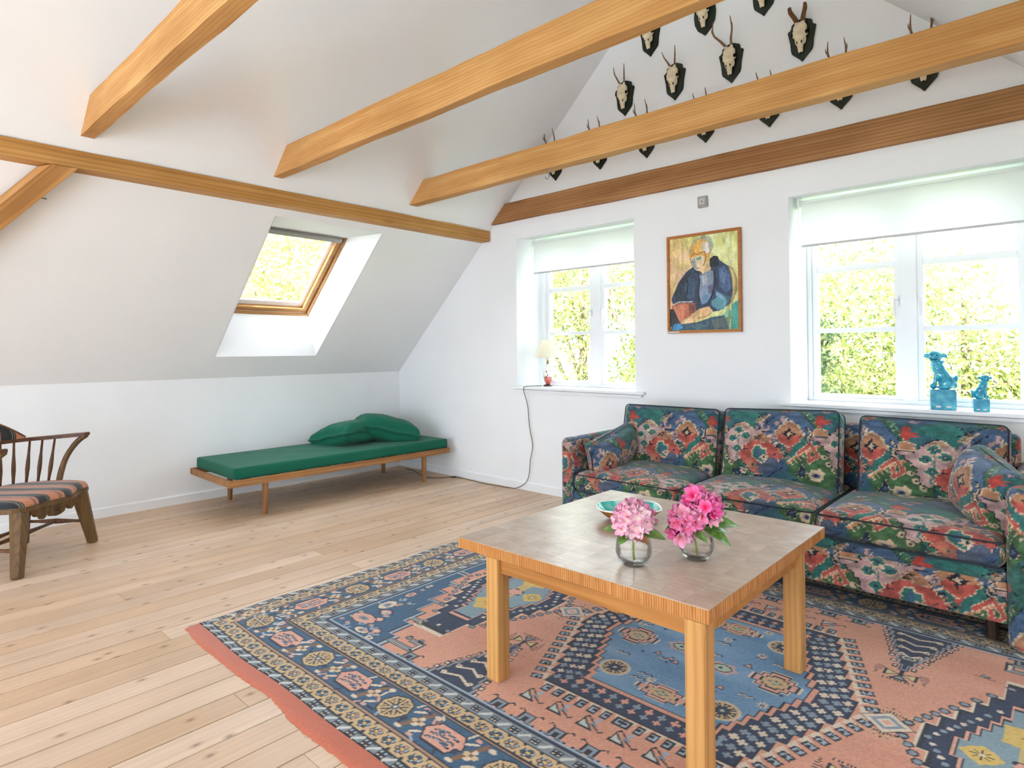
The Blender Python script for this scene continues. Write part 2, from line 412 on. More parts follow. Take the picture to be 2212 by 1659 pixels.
# ------------------------------------------------------------------ windows
def casement(name, label, x0, xs_, z0, z1, zg, yin, blind_label, blind, sill):
    """x0,x1 outer frame; xs_ = glass spans; zg = glass rows"""
    (xa, xb) = x0
    fr = MB(); y0, y1 = yin, yin+.09
    fr.box(xa, xa+.03, y0, y1, z0, z1).box(xb-.03, xb, y0, y1, z0, z1).box(xa+.03, xb-.03, y0, y1, z0, z0+.028).box(xa+.03, xb-.03, y0, y1, z1-.03, z1)
    mid = (xs_[0][1]+xs_[1][0])/2
    fr.box(mid-.044, mid+.044, y0, y1, z0+.028, z1-.03)
    w = struct(fr.build(name, M_frame, bevel=.003)); tag(w, label)
    for s, (ga, gb) in enumerate(xs_):
        sm = MB(); gz0, gz1 = zg[0][0], zg[-1][1]; ys0, ys1 = y0+.012, y0+.062
        la = xa+.03 if s == 0 else mid+.044; lb = mid-.044 if s == 0 else xb-.03
        sm.box(la, ga, ys0, ys1, z0+.028, z1-.03).box(gb, lb, ys0, ys1, z0+.028, z1-.03)
        sm.box(ga, gb, ys0, ys1, z0+.028, gz0).box(ga, gb, ys0, ys1, gz1, z1-.03)
        sash = sm.build('sash', M_frame, w, bevel=.002)
        for (r0, r1), (r2, r3) in zip(zg[:-1], zg[1:]):
            MB().box(ga, gb, ys0+.002, ys1-.002, r1, r2).build('glazing_bar', M_frame, sash, bevel=.003)
        for (r0, r1) in zg:
            MB().box(ga, gb, ys0+.028, ys0+.034, r0, r1).build('pane', M_pane, sash)
        hx = lb-.018 if s == 0 else la+.018
        hm = MB().box(hx-.009, hx+.009, ys0-.012, ys0, zg[1][0]+.13, zg[1][0]+.20)
        hm.box(hx-.006, hx+.006, ys0-.035, ys0-.012, zg[1][0]+.165, zg[1][0]+.18)
        hm.box(hx-.006-(.012 if s == 0 else -.0), hx+.006-(.012 if s == 0 else -.0)+(.012 if s else 0), ys0-.045, ys0-.033, zg[1][0]+.06, zg[1][0]+.18)
        hm.build('handle', M_white, w, bevel=.002)
    bx0, bx1, bz, bt, by = blind
    b = thing('roller_blind', blind_label, 'blind', ((bx0+bx1)/2, by, bt))
    bo = Vector(b.location)
    def P(mb, nm, mt, **k): 
        o = mb.build(nm, mt, None, **k); o.parent = b; o.matrix_parent_inverse = Matrix.Translation(-bo); return o
    P(MB().tube([(bx0, by, bt), (bx1, by, bt)], .021, 16), 'roller', M_blind)
    P(MB().box(bx0+.012, bx1-.012, by-.0215, by-.0205, bz+.012, bt), 'fabric', M_blind)
    P(MB().box(bx0+.012, bx1-.012, by-.025, by-.016, bz, bz+.014), 'bottom_bar', M_bar)
    for xx in (bx0-.012, bx1): P(MB().box(xx, xx+.012, by-.028, by+.03, bt-.032, bt+.04), 'bracket', M_white, bevel=.003)
    P(MB().tube([(bx0-.008, by-.02, bt-.02), (bx0-.008, by-.02, bz-.55)], .0022, 6), 'pull_cord', M_white)
    sx0, sx1, sz, sd_ = sill
    s1 = MB().box(sx0, sx1, -sd_, .0, sz-.022, sz).box(x0[0]-.10, x0[1]+.03, .0, yin+.02, sz-.022, sz)
    s = struct(s1.build(name.replace('window', 'trim'), M_trim, bevel=.003)); tag(s, 'white window sill board below '+label)
    MB().box(sx0+.02, sx1-.02, -sd_*.62, -.001, sz-.046, sz-.0265).build('moulding', M_trim, s, bevel=.002)
M_blind = translucent('white_roller_blind_fabric', (247, 248, 248), .5)
M_bar = solid('pale_grey_bar', (205, 203, 206), .5)
casement('window_1', 'white two-sash casement window nearest the corner', (1.945, 3.165), [(2.013, 2.476), (2.635, 3.098)], .962, 2.34,
         [(1.017, 1.440), (1.472, 1.850), (1.890, 2.285)], .25, 'white roller blind half lowered in the narrow window', (1.93, 3.09, 2.022, 2.318, .13), (1.772, 3.19, .962, .05))
casement('window_2', 'wide white two-sash casement window behind the sofa', (4.335, 5.552), [(4.400, 4.861), (5.019, 5.478)], .938, 2.31,
         [(.988, 1.404), (1.436, 1.821), (1.861, 2.26)], .25, 'white roller blind half lowered in the window behind the sofa', (4.345, 5.54, 1.985, 2.284, .10), (4.222, 5.70, .938, .055))
# skylight: lining, frame, sash, pane
FZ = .385
def fp(x, y, o=FZ): return (x, y, Z0+K*x+o)
fx0, fx1, fy0, fy1 = .202, .921, -2.045, -1.250
for nm, yo, yi in (('trim_3', SY1, fy1), ('trim_4', SY0, fy0)):
    s = .012 if yo > -1.6 else -.012
    A = [(SX0, yo, zs_l(SX0)), (SX1, yo, zs_l(SX1)), (fx1, yi, zs_l(fx1)+FZ), (fx0, yi, zs_l(fx0)+FZ)]
    B = [(p[0], yo+s*.3 if i < 2 else yo+s*.3, p[2]) for i, p in enumerate(A)]
    tag(struct(MB().add(A+B, [(0, 1, 2, 3), (7, 6, 5, 4), (0, 4, 5, 1), (1, 5, 6, 2), (2, 6, 7, 3), (3, 7, 4, 0)]).build(nm, M_trim)), 'white splayed lining beside the skylight')
n_up = Vector((-K, 0, 1)).normalized(); t_up = Vector((1, 0, K)).normalized()
def sk(u, y, h):  # u along the slope from the frame bottom, h outwards
    o = Vector(fp(fx0, 0)); p = o+t_up*u+n_up*h; return (p.x, y, p.z)
SL = (fx1-fx0)*math.sqrt(1+K*K)
def skbox(mb, u0, u1, y0, y1, h0, h1):
    return mb.add([sk(u0, y0, h0), sk(u1, y0, h0), sk(u1, y1, h0), sk(u0, y1, h0), sk(u0, y0, h1), sk(u1, y0, h1), sk(u1, y1, h1), sk(u0, y1, h1)],
                  [(0, 3, 2, 1), (4, 5, 6, 7), (0, 1, 5, 4), (1, 2, 6, 5), (2, 3, 7, 6), (3, 0, 4, 7)])
mb = MB(); e = .02
skbox(mb, -.03, SL+.03, fy0-.05, fy0+e, 0, .10); skbox(mb, -.03, SL+.03, fy1-e, fy1+.05, 0, .10)
skbox(mb, -.05, e, fy0+e, fy1-e, 0, .10); skbox(mb, SL-e, SL+.05, fy0+e, fy1-e, 0, .10)
w3 = struct(mb.build('window_3', M_pine_y)); tag(w3, 'pine-framed skylight in the sloping ceiling')
mb = MB(); a = e+.006; ww = .045
skbox(mb, a, SL-a, fy0+a, fy0+a+ww, .02, .085); skbox(mb, a, SL-a, fy1-a-ww, fy1-a, .02, .085)
skbox(mb, a, a+ww, fy0+a+ww, fy1-a-ww, .02, .085); skbox(mb, SL-a-ww, SL-a, fy0+a+ww, fy1-a-ww, .02, .085)
ss = mb.build('sash', M_pine_y, w3)
skbox(MB(), a+ww, SL-a-ww, fy0+a+ww, fy1-a-ww, .05, .056).build('pane', M_pane, ss)
mb = MB(); q = a+ww
skbox(mb, q, SL-q, fy0+q, fy0+q+.03, .057, .075); skbox(mb, q, SL-q, fy1-q-.03, fy1-q, .057, .075); skbox(mb, q, q+.05, fy0+q+.03, fy1-q-.03, .057, .075)
mb.build('glazing_gasket', M_white, ss)
mb = MB(); skbox(mb, SL-.075, SL-.035, fy0+.03, fy1-.05, -.02, .02); mb.build('vent_bar', M_grey, w3, bevel=.004)
# two low skylights added on the right slope for side daylight, never seen
for i_, (h0, h1, a_, b_) in enumerate(RSK):
    def R5(x, y, o): return (XR-x, y, Z0+K*x+o)
    x1_ = b_-.40/K
    fr_ = MB()
    for (p, q, y0_, y1_) in ((a_, x1_, h0, h0+.05), (a_, x1_, h1-.05, h1)):
        fr_.add([R5(p, y0_, .385), R5(q, y0_, .385), R5(q, y1_, .385), R5(p, y1_, .385), R5(p, y0_, .43), R5(q, y0_, .43), R5(q, y1_, .43), R5(p, y1_, .43)], [(0, 3, 2, 1), (4, 5, 6, 7), (0, 1, 5, 4), (1, 2, 6, 5), (2, 3, 7, 6), (3, 0, 4, 7)])
    w5 = struct(fr_.build('window_%d' % (5+i_), M_pine_y)); tag(w5, 'unseen low skylight added on the right slope for daylight')
    MB().add([R5(a_, h0+.05, .40), R5(x1_, h0+.05, .40), R5(x1_, h1-.05, .40), R5(a_, h1-.05, .40), R5(a_, h0+.05, .406), R5(x1_, h0+.05, .406), R5(x1_, h1-.05, .406), R5(a_, h1-.05, .406)], [(0, 3, 2, 1), (4, 5, 6, 7), (0, 1, 5, 4), (1, 2, 6, 5), (2, 3, 7, 6), (3, 0, 4, 7)]).build('pane', M_pane, w5)
# ------------------------------------------------------------------ roof timbers
def rough_bar(length, w, h, seed, amp=.004, cut0=0., cut1=0., n=26):
    """bar along +x from 0, section y 0..w, z 0..h, ends cut along the slope (cut = x offset per z)"""
    r = random.Random(seed); vs = []; fs = []
    offs = [[0, 0] for _ in range(4)]
    for i in range(n+1):
        t = i/n
        for c, (yy, zz) in enumerate(((0, 0), (w, 0), (w, h), (0, h))):
            a = amp*(1 if 0 < i < n else .2)
            offs[c][0] = .75*offs[c][0]+r.uniform(-a, a); offs[c][1] = .75*offs[c][1]+r.uniform(-a, a)
            x = t*length
            x += (1-t)*cut0*zz-t*cut1*zz
            vs.append((x, yy+offs[c][0], zz+offs[c][1]))
    for i in range(n):
        for c in range(4):
            d = (c+1) % 4; fs.append((i*4+c, i*4+d, i*4+4+d, i*4+4+c))
    fs.append((0, 3, 2, 1)); fs.append((n*4, n*4+1, n*4+2, n*4+3))
    return MB().add(vs, fs)
zb = 2.545; hb = .180; xb0 = (zb-Z0)/K
for yb, wdt, lab, sd_, mt, zz in ((-3.41, .065, 'honey pine collar beam nearest the viewer, cut by the top edge at upper left', 1, M_beam, zb),
                              (-2.262, .065, 'honey pine collar beam second from the viewer, crossing the top of the picture', 2, M_beam, zb),
                              (-1.058, .085, 'honey pine collar beam running in front of the lower row of skull mounts', 3, M_beam, zb+.002)):
    x_ = (zz-Z0)/K-.015
    o = rough_bar(XR-2*x_, wdt, hb, sd_, .0035, 1/K, 1/K).build('collar_beam', mt); o.location = (x_, yb, zz)
    tag(o, lab, 'beam')
x_ = (2.528-Z0)/K-.01
o = rough_bar(XR-2*x_, .045, .178, 9, .0025, 1/K, 1/K).build('collar_beam', M_beam2); o.location = (x_, -.0435, 2.528)
tag(o, 'red-brown pine beam fixed flat against the gable wall above the windows', 'beam')
pu = MB(); r = random.Random(5); n = 30; vs = []; offs = [0]*3
for i in range(n+1):
    y = YB+(0-YB-.012)*i/n; j = [r.uniform(-.004, .004) for _ in range(4)]
    for (xx, zz) in ((1.482+j[0], 2.372+j[1]), (1.483+j[0], 2.478+j[2]*.5), (1.43, 2.433), (1.3655, 2.372+j[1]*.3)): vs.append((xx, y, zz))
fs = []
for i in range(n):
    for c in range(4): d = (c+1) % 4; fs.append((i*4+c, i*4+d, i*4+4+d, i*4+4+c))
fs += [(0, 1, 2, 3), (n*4+3, n*4+2, n*4+1, n*4)]
tag(pu.add(vs, fs).build('purlin', M_purlin), 'long yellow pine purlin running along the sloping ceiling above the skylight', 'beam')
# diagonal brace under the purlin (lies along the slope plane)
def brace():
    d = Vector((-.34, -.275, -.34*K)).normalized(); side = n_up.cross(d).normalized(); c_ = Vector((1.405, -3.515, 2.368)); L = 1.9; vs = []
    for end in (0, 1):
        for a, h in ((-.054, -.008), (.054, -.008), (.054, .072), (-.054, .072)):
            p = c_+side*a-n_up*h
            p = p+d*((2.366-p.z)/d.z) if end == 0 else p+d*L      # upper end cut level under the purlin
            vs.append(tuple(p))
    return MB().add(vs, [(0, 1, 2, 3), (7, 6, 5, 4), (0, 4, 5, 1), (1, 5, 6, 2), (2, 6, 7, 3), (3, 7, 4, 0)])
M_brace = wood('pine_brace', (214, 164, 106), (182, 128, 72), (112, 70, 36), 'x', 16, 18, True, 1.2, .6, False, .25, .15, .6)
bm_ = brace(); bv = [Vector(p) for p in bm_.v]; c0 = sum(bv[:4], Vector())/4; c1 = sum(bv[4:], Vector())/4
ax = (c1-c0).normalized(); rot = ax.to_track_quat('X', 'Z').to_matrix().to_4x4(); Mw = Matrix.Translation(c0) @ rot
mb = MB(); mb.add([Mw.inverted() @ v for v in bv], bm_.f)
br = mb.build('diagonal_brace', M_brace, bevel=.003); br.matrix_world = Mw
tag(br, 'diagonal pine brace running down from the purlin at the left edge', 'beam')
nl = MB().tube(spline([(.22, -.062, -.02), (.225, -.085, -.022), (.215, -.103, -.03)], 5), .0028, 6).build('nail', M_metal, br)
# hook in the third beam
hk = thing('metal_hook', 'small bent metal hook under the beam beside the lowest skull mounts', 'hook', (3.055, -1.035, 2.547))
MB().tube(spline([(0, 0, .01), (0, 0, -.02), (.008, 0, -.05), (-.004, -.0, -.066), (-.02, 0, -.060), (-.026, 0, -.045)], 6), .0035, 8).build('hook_wire', M_steel, hk, smooth=True)
MB().lathe([(.009, 0), (.009, -.004), (.004, -.006)], 12, Matrix.Translation((0, 0, .003))).build('collar', M_steel, hk)

# ------------------------------------------------------------------ drawn patterns (colour per woven knot / brush mark)
class Cv:
    """flat drawing on a regular grid, in metres; colours are sRGB 0-255"""
    def __init__(s, x0, y0, w, h, res, bg):
        s.x0, s.y0, s.res = x0, y0, res; s.nx, s.ny = int(round(w/res))+1, int(round(h/res))+1
        s.A = np.empty((s.ny, s.nx, 3)); s.A[:] = bg
        s.T = (0, 0, 1, 1, False); s.wrap = None
    def tp(s, p):
        ox, oy, sx, sy, sw = s.T; x, y = (p[1], p[0]) if sw else (p[0], p[1])
        return (ox+sx*x, oy+sy*y)
    def _win(s, a, b, c, d):
        i0 = max(int(math.floor((a-s.x0)/s.res)), 0); i1 = min(int(math.ceil((b-s.x0)/s.res))+1, s.nx)
        j0 = max(int(math.floor((c-s.y0)/s.res)), 0); j1 = min(int(math.ceil((d-s.y0)/s.res))+1, s.ny)
        if i0 >= i1 or j0 >= j1: return None
        X = s.x0+np.arange(i0, i1)*s.res; Y = s.y0+np.arange(j0, j1)*s.res
        return (slice(j0, j1), slice(i0, i1)), X[None, :], Y[:, None]
    def _put(s, sl, m, c, al):
        if callable(c): c = c()
        R_ = s.A[sl]; R_[m] = R_[m]*(1-al)+np.asarray(c, float)*al
    def poly(s, pts, c, al=1.0):
        P0 = [s.tp(p) for p in pts]
        shifts = [(0, 0)] if not s.wrap else [(i*s.wrap[0], j*s.wrap[1]) for i in (-1, 0, 1) for j in (-1, 0, 1)]
        for dx, dy in shifts:
            P = [(p[0]+dx, p[1]+dy) for p in P0]
            xs = [p[0] for p in P]; ys = [p[1] for p in P]
            W = s._win(min(xs), max(xs), min(ys), max(ys))
            if not W: continue
            sl, X, Y = W; m = np.zeros((Y.shape[0], X.shape[1]), bool)
            for (xa, ya), (xb, yb) in zip(P, P[1:]+P[:1]):
                if ya == yb: continue
                cond = (ya > Y) != (yb > Y)
                m ^= cond & (X < (xb-xa)*(Y-ya)/(yb-ya)+xa)
            s._put(sl, m, c, al)
    def ell(s, x, y, rx, ry, c, al=1.0, n=20, jag=0.0):
        s.poly([(x+rx*math.cos(2*PI*k/n)*(1-jag*(k % 2)), y+ry*math.sin(2*PI*k/n)*(1-jag*(k % 2))) for k in range(n)], c, al)
    def rect(s, a, b, c_, d, c, al=1.0): s.poly([(a, c_), (b, c_), (b, d), (a, d)], c, al)
    def line(s, pts, w, c, al=1.0):
        for (xa, ya), (xb, yb) in zip(pts[:-1], pts[1:]):
            L = math.hypot(xb-xa, yb-ya)
            if L < 1e-9: continue
            nx, ny = -(yb-ya)/L*w/2, (xb-xa)/L*w/2; ex, ey = (xb-xa)/L*w/2, (yb-ya)/L*w/2
            s.poly([(xa-ex+nx, ya-ey+ny), (xb+ex+nx, yb+ey+ny), (xb+ex-nx, yb+ey-ny), (xa-ex-nx, ya-ey-ny)], c, al)
def steps(p, q, n):
    """staircase from p to q in n steps"""
    out = []
    for i in range(n):
        xa = p[0]+(q[0]-p[0])*i/n; ya = p[1]+(q[1]-p[1])*i/n; xb = p[0]+(q[0]-p[0])*(i+1)/n
        out += [(xa, ya), (xb, ya)]
    out.append(q); return out
def fnoise(ny, nx, cells, seed):
    """smooth value noise in 0..1"""
    g = np.random.default_rng(seed).random((cells[1]+2, cells[0]+2))
    y = np.linspace(0, cells[1], ny); x = np.linspace(0, cells[0], nx)
    j = y.astype(int); i = x.astype(int); fy = (y-j)[:, None]; fx = (x-i)[None, :]
    fy = fy*fy*(3-2*fy); fx = fx*fx*(3-2*fx)
    a = g[j][:, i]; b = g[j][:, i+1]; c = g[j+1][:, i]; d = g[j+1][:, i+1]
    return (a*(1-fx)+b*fx)*(1-fy)+(c*(1-fx)+d*fx)*fy

# ------------------------------------------------------------------ rug
RX, RY = 4.545, -1.885; HX, HY = 1.935, 1.285
SAL, NAVY, BLU, FBLU, SLA, TAN, CRE, BRN, GOLD, INK, PNK, LBL = (222, 150, 126), (26, 40, 68), (40, 78, 112), (100, 146, 182), (126, 140, 156), (206, 172, 124), (226, 206, 182), (124, 84, 58), (222, 182, 92), (24, 26, 38), (224, 158, 138), (156, 174, 192)
def draw_rug():
    res = .005
    c = Cv(-HX, -HY, 2*HX, 2*HY, res, SAL)
    r = random.Random(11)
    # field abrash
    n1 = fnoise(c.ny, c.nx, (9, 26), 1); n2 = fnoise(c.ny, c.nx, (5, 3), 2)
    for k_, (lo, hi) in enumerate((((204, 126, 102), (232, 168, 138)), )):
        c.A[:] = np.array(lo)+(np.array(hi)-np.array(lo))*(.5*n1+.5*n2)[..., None]
    fx, fy = HX-.45, HY-.43          # field half size
    X = (-HX+np.arange(c.nx)*res)[None, :]+0*np.zeros((c.ny, 1)); Y = (-HY+np.arange(c.ny)*res)[:, None]+0*X
    def Q(fn):                       # draw in all four quarters
        for sx in (1, -1):
            for sy in (1, -1):
                c.T = (0, 0, sx, sy, False); fn()
        c.T = (0, 0, 1, 1, False)
    # corner spandrels
    def spandrel():
        for off, cc in ((0, INK), (.008, LBL), (.024, INK), (.03, BLU)):
            st = steps((fx-.0-off*.4, .0+off), (fx-.40+off*1.4, fy), 7)
            c.poly(st+[(fx, fy), (fx, off)], cc)
        for (a, b, ra, rb) in ((fx-.13, fy-.24, .05, .04), (fx-.17, fy-.17, .035, .03), (fx-.26, fy-.09, .04, .028)): c.ell(a, b, ra, rb, NAVY, n=8, jag=.2); c.ell(a, b, ra*.7, rb*.7, PNK, n=8, jag=.2); c.ell(a, b, ra*.3, rb*.3, CRE, n=6)
        for (a, b, ra, rb, co) in ((fx-.10, fy-.13, .085, .05, PNK), (fx-.20, fy-.05, .05, .03, CRE), (fx-.06, fy-.30, .045, .06, CRE), (fx-.045, fy-.46, .03, .04, PNK), (fx-.03, fy-.60, .02, .03, CRE), (fx-.29, fy-.03, .03, .02, CRE)):
            c.ell(a, b, ra, rb, INK, n=8); c.ell(a, b, ra-.006, rb-.006, co, n=8); c.ell(a, b, ra*.45, rb*.45, SLA, n=6); c.ell(a, b, ra*.2, rb*.2, BRN, n=6)
        for i in range(80):
            a = fx-r.uniform(.01, .36); b = fy-r.uniform(.01, .80)
            if (fx-a)/.36+(fy-b)/.8 < .92:
                if i % 4 == 0: c.line([(a-.018, b-.012), (a, b+.010), (a+.018, b-.006)], .008, LBL)
                else: c.ell(a, b, .013, .011, (CRE, LBL, PNK, TAN)[i % 4], n=6); c.ell(a, b, .005, .005, BRN, n=5)
        for i in range(4):           # L hooks reaching into the field
            hy_ = .16+i*.205; hx_ = fx-.055-.40*hy_/fy
            for wd_, cc in ((.052, INK), (.040, LBL), (.024, INK), (.014, CRE)):
                c.line([(hx_+.03, hy_), (hx_-.11, hy_), (hx_-.11, hy_-.06), (hx_-.05, hy_-.06)], wd_*.62, cc)
    Q(spandrel)
    # gold medallions on the long axis
    for sx in (-1, 1):
        c.T = (sx*1.055, 0, sx, 1, False)
        def med(k, co):
            pts = []
            for (qx, qy) in ((1, 1), (-1, 1), (-1, -1), (1, -1)):
                st = steps((.305*k*1, 0), (.09*k, .50*k), 6)+[(.09*k, .56*k)]
                if qx*qy < 0: st = st[::-1]
                pts += [(qx*a, qy*b) for a, b in st]
            c.poly(pts, co)
        med(1.09, CRE); med(1.05, INK); med(1.0, NAVY)
        for k in range(44):
            a = 2*PI*k/44; ex, ey = math.cos(a), math.sin(a); sc = 1/(abs(ex)/.305+abs(ey)/.62)
            c.ell(ex*sc*.86, ey*sc*.86, .012, .012, CRE if k % 2 else SLA, n=5)
            c.ell(ex*sc*1.14, ey*sc*1.14, .02, .02, INK, n=6); c.ell(ex*sc*1.14, ey*sc*1.14, .013, .013, SLA, n=6)
        med(.76, INK); med(.74, PNK); med(.70, INK); med(.67, (122, 148, 160))
        c.ell(0, .19, .10, .10, GOLD, n=10, jag=.25); c.ell(0, -.19, .10, .10, GOLD, n=10, jag=.25); c.ell(-.12, 0, .06, .06, GOLD, n=8, jag=.2); c.ell(.12, 0, .06, .06, GOLD, n=8, jag=.2)
        c.rect(-.03, .03, -.2, .2, GOLD, .8); c.ell(0, 0, .06, .05, INK, n=10, jag=.3); c.ell(0, 0, .045, .035, PNK, n=8)
        for (a, b) in ((0, .19), (0, -.19), (-.12, 0), (.12, 0)):
            for t in range(4):
                an = t*PI/4; c.line([(a-.03*math.cos(an), b-.03*math.sin(an)), (a+.03*math.cos(an), b+.03*math.sin(an))], .007, INK)
            c.ell(a, b, .010, .010, CRE, n=6)
    c.T = (0, 0, 1, 1, False)
    # small diamond motifs between the medallions
    for sx in (-1, 1):
        c.T = (sx*.675, 0, 1, 1, False)
        for w_, co in ((.085, INK), (.078, CRE), (.055, SLA), (.034, CRE), (.02, PNK)):
            c.poly([(-w_, 0), (0, w_*.9), (w_, 0), (0, -w_*.9)], co)
        for sy in (-1, 1):
            for t in range(-3, 4):
                c.poly([(t*.02-.008, sy*(.07-abs(t)*.004)), (t*.02+.008, sy*(.07-abs(t)*.004)), (t*.02, sy*(.115-abs(t)*.012))], INK); c.poly([(t*.02-.004, sy*.07), (t*.02+.004, sy*.07), (t*.02, sy*.1)], TAN)
    c.T = (0, 0, 1, 1, False)
    # central hexagon
    def hexa(xt, xc, yc, n=8):
        pts = []
        for (qx, qy) in ((1, 1), (-1, 1), (-1, -1), (1, -1)):
            st = steps((xt, 0), (xc, yc), n)
            if qx*qy < 0: st = st[::-1]
            pts += [(qx*a, qy*b) for a, b in st]
        return pts
    O = [(.595, 0), (.375, .57)]
    # hooked fringe outside
    fr = []
    for i in range(11): t = (i+.5)/11; fr.append((.595-.22*t, .57*t, 1))
    for i in range(7): fr.append((.375-(i+.5)/7*.375, .57, 0))
    def fringe():
        for a, b, sl in fr:
            nx, ny = ((.93, .36) if sl else (0, 1))
            tx, ty = -ny, nx; p = lambda u, v: (a+tx*u+nx*v, b+ty*u+ny*v)
            c.poly([p(-.026, 0), p(.026, 0), p(.0, .05)], CRE)
            c.poly([p(-.004, .018), p(.03, .018), p(.03, .066), p(-.004, .066)], INK); c.poly([p(.003, .026), p(.024, .026), p(.024, .058), p(.003, .058)], LBL); c.poly([p(.009, .034), p(.03, .034), p(.03, .046), p(.009, .046)], INK)
    Q(fringe)
    c.poly(hexa(.60, .38, .575), INK); c.poly(hexa(.592, .373, .567), NAVY)
    # rows of crosses in the navy band
    for row, k in enumerate((.94, .875, .81)):
        P = [(.592*k, 0), (.373*k, .567*k), (-.373*k, .567*k), (-.592*k, 0), (-.373*k, -.567*k), (.373*k, -.567*k), (.592*k, 0)]
        for i, ((xa, ya), (xb, yb)) in enumerate(zip(P[:-1], P[1:])):
            L = math.hypot(xb-xa, yb-ya); n = max(1, int(L/.047))
            for t in range(n):
                u = (t+(.25 if row % 2 else .75))/n; x, y = xa+(xb-xa)*u, ya+(yb-ya)*u
                co = SLA if (t+row) % 2 else (SAL if i in (1, 4) else CRE)
                c.rect(x-.017, x+.017, y-.0065, y+.0065, co); c.rect(x-.0065, x+.0065, y-.017, y+.017, co)
    c.poly(hexa(.475, .275, .47), INK); c.poly(hexa(.468, .27, .463), SAL); c.poly(hexa(.448, .255, .443), INK); c.poly(hexa(.44, .25, .436), FBLU)
    # blue ground shading
    inside = (np.abs(Y) < .43) & (np.abs(X) < .44-.19*np.abs(Y)/.436) & (np.abs(c.A-np.array(FBLU)).sum(2) < 1)
    ab = fnoise(c.ny, c.nx, (12, 40), 5)
    c.A[inside] = (np.array((78, 122, 164))+(np.array((126, 166, 200))-np.array((78, 122, 164)))*ab[..., None])[inside]
    def rosette(x, y, R_=.058):
        c.ell(x, y, R_+.006, R_+.006, CRE, n=14); c.ell(x, y, R_, R_, TAN, n=14)
        for t in range(8):
            a = t*PI/4; c.poly([(x+.012*math.cos(a-.5), y+.012*math.sin(a-.5)), (x+R_*.86*math.cos(a-.24), y+R_*.86*math.sin(a-.24)), (x+R_*.86*math.cos(a+.24), y+R_*.86*math.sin(a+.24)), (x+.012*math.cos(a+.5), y+.012*math.sin(a+.5))], INK)
            c.poly([(x+.03*math.cos(a), y+.03*math.sin(a)), (x+R_*.78*math.cos(a-.13), y+R_*.78*math.sin(a-.13)), (x+R_*.78*math.cos(a+.13), y+R_*.78*math.sin(a+.13))], CRE)
        c.ell(x, y, .014, .014, BLU, n=8); c.ell(x, y, .006, .006, CRE, n=6)
    def cartouche(x, y, w=.095, h=.06):
        def st(k):
            a, b = w*k, h*k
            q = [(a, b*.35), (a*.72, b*.35), (a*.72, b*.7), (a*.4, b*.7), (a*.4, b)]
            return [(x+p[0], y+p[1]) for p in q]+[(x-p[0], y+p[1]) for p in q[::-1]]+[(x-p[0], y-p[1]) for p in q]+[(x+p[0], y-p[1]) for p in q[::-1]]
        c.poly(st(1.12), CRE); c.poly(st(1.04), INK); c.poly(st(.93), PNK); c.poly(st(.68), INK); c.poly(st(.58), TAN); c.ell(x, y, .026, .016, INK, n=8, jag=.3); c.ell(x, y, .016, .010, (172, 190, 160), n=8)
    for sx in (-1, 1):
        for sy in (-1, 1): rosette(sx*.225, sy*.31)
        cartouche(sx*.30, 0, .085, .075)
    for sy in (-1, 1): cartouche(.01, sy*.355, .10, .05)
    for sx, y0_ in ((-.10, .03), (.10, -.03)):
        c.ell(sx, y0_, .075, .055, PNK, .75, n=12, jag=.3); c.ell(sx, y0_, .045, .034, INK, n=8); c.ell(sx, y0_, .038, .027, (170, 190, 160), n=8); c.ell(sx-.005, y0_, .009, .009, NAVY, n=6)
    for i in range(70):
        x, y = r.uniform(-.42, .42), r.uniform(-.42, .42)
        if abs(x) > .40-.19*abs(y)/.436: continue
        if any(math.hypot(x-a, y-b) < .085 for a, b in ((.225, .31), (-.225, .31), (.225, -.31), (-.225, -.31), (.3, 0), (-.3, 0), (.01, .355), (.01, -.355), (.1, -.03), (-.1, .03))): continue
        t = i % 4
        if t == 0:
            c.ell(x, y, .026, .026, CRE, n=16, jag=.55); c.ell(x, y, .009, .009, INK, n=6); c.ell(x, y, .004, .004, CRE, n=5)
        elif t == 1: c.ell(x, y, .010, .010, NAVY, n=6, jag=.3)
        elif t == 2: c.line([(x-.03, y), (x-.012, y+.012), (x, y), (x+.018, y+.012), (x+.03, y)], .006, INK); c.line([(x-.03, y-.007), (x-.012, y+.005), (x, y-.007), (x+.018, y+.005)], .005, CRE)
        else: c.poly([(x-.02, y-.014), (x+.02, y-.014), (x, y+.02)], INK); c.poly([(x-.013, y-.010), (x+.013, y-.010), (x, y+.012)], PNK)
    # pendants from both long borders, tipped with forked combs
    for sx in (-1, 1):
        for sy in (-1, 1):
            c.T = (sx*.645, sy*fy, 1, -sy, False)
            h = .42
            for off, co in ((-.030, INK), (-.026, PNK), (-.010, INK), (-.004, SLA), (.010, INK), (.016, NAVY)):
                L = steps((-.135+off, 0), (-.012+off*.35, h-off*.6), 9)
                c.poly(L+[(-p[0], p[1]) for p in L[::-1]], co)
            for i in range(9):
                t = (i+.5)/9
                for s_ in (-1, 1):
                    x_ = s_*(.15-.125*t); c.rect(x_-.011, x_+.011, h*t-.014, h*t+.014, INK); c.rect(x_-.006, x_+.006, h*t-.008, h*t+.008, CRE)
            for i, yy in enumerate((.05, .12, .19, .26)):
                a = .085*(1-yy/.42)
                c.line([(-a, yy), (0, yy+.03), (a, yy)], .012, CRE); c.ell(-a, yy+.012, .014, .014, CRE, n=6); c.ell(a, yy+.012, .014, .014, CRE, n=6); c.ell(-a, yy+.012, .006, .006, BRN, n=5); c.ell(a, yy+.012, .006, .006, BRN, n=5)
            c.ell(0, .30, .028, .022, CRE, n=6); c.ell(0, .30, .02, .014, INK, n=6); c.ell(0, .30, .012, .008, SLA, n=6)
            c.rect(-.006, .006, h, h+.06, INK)
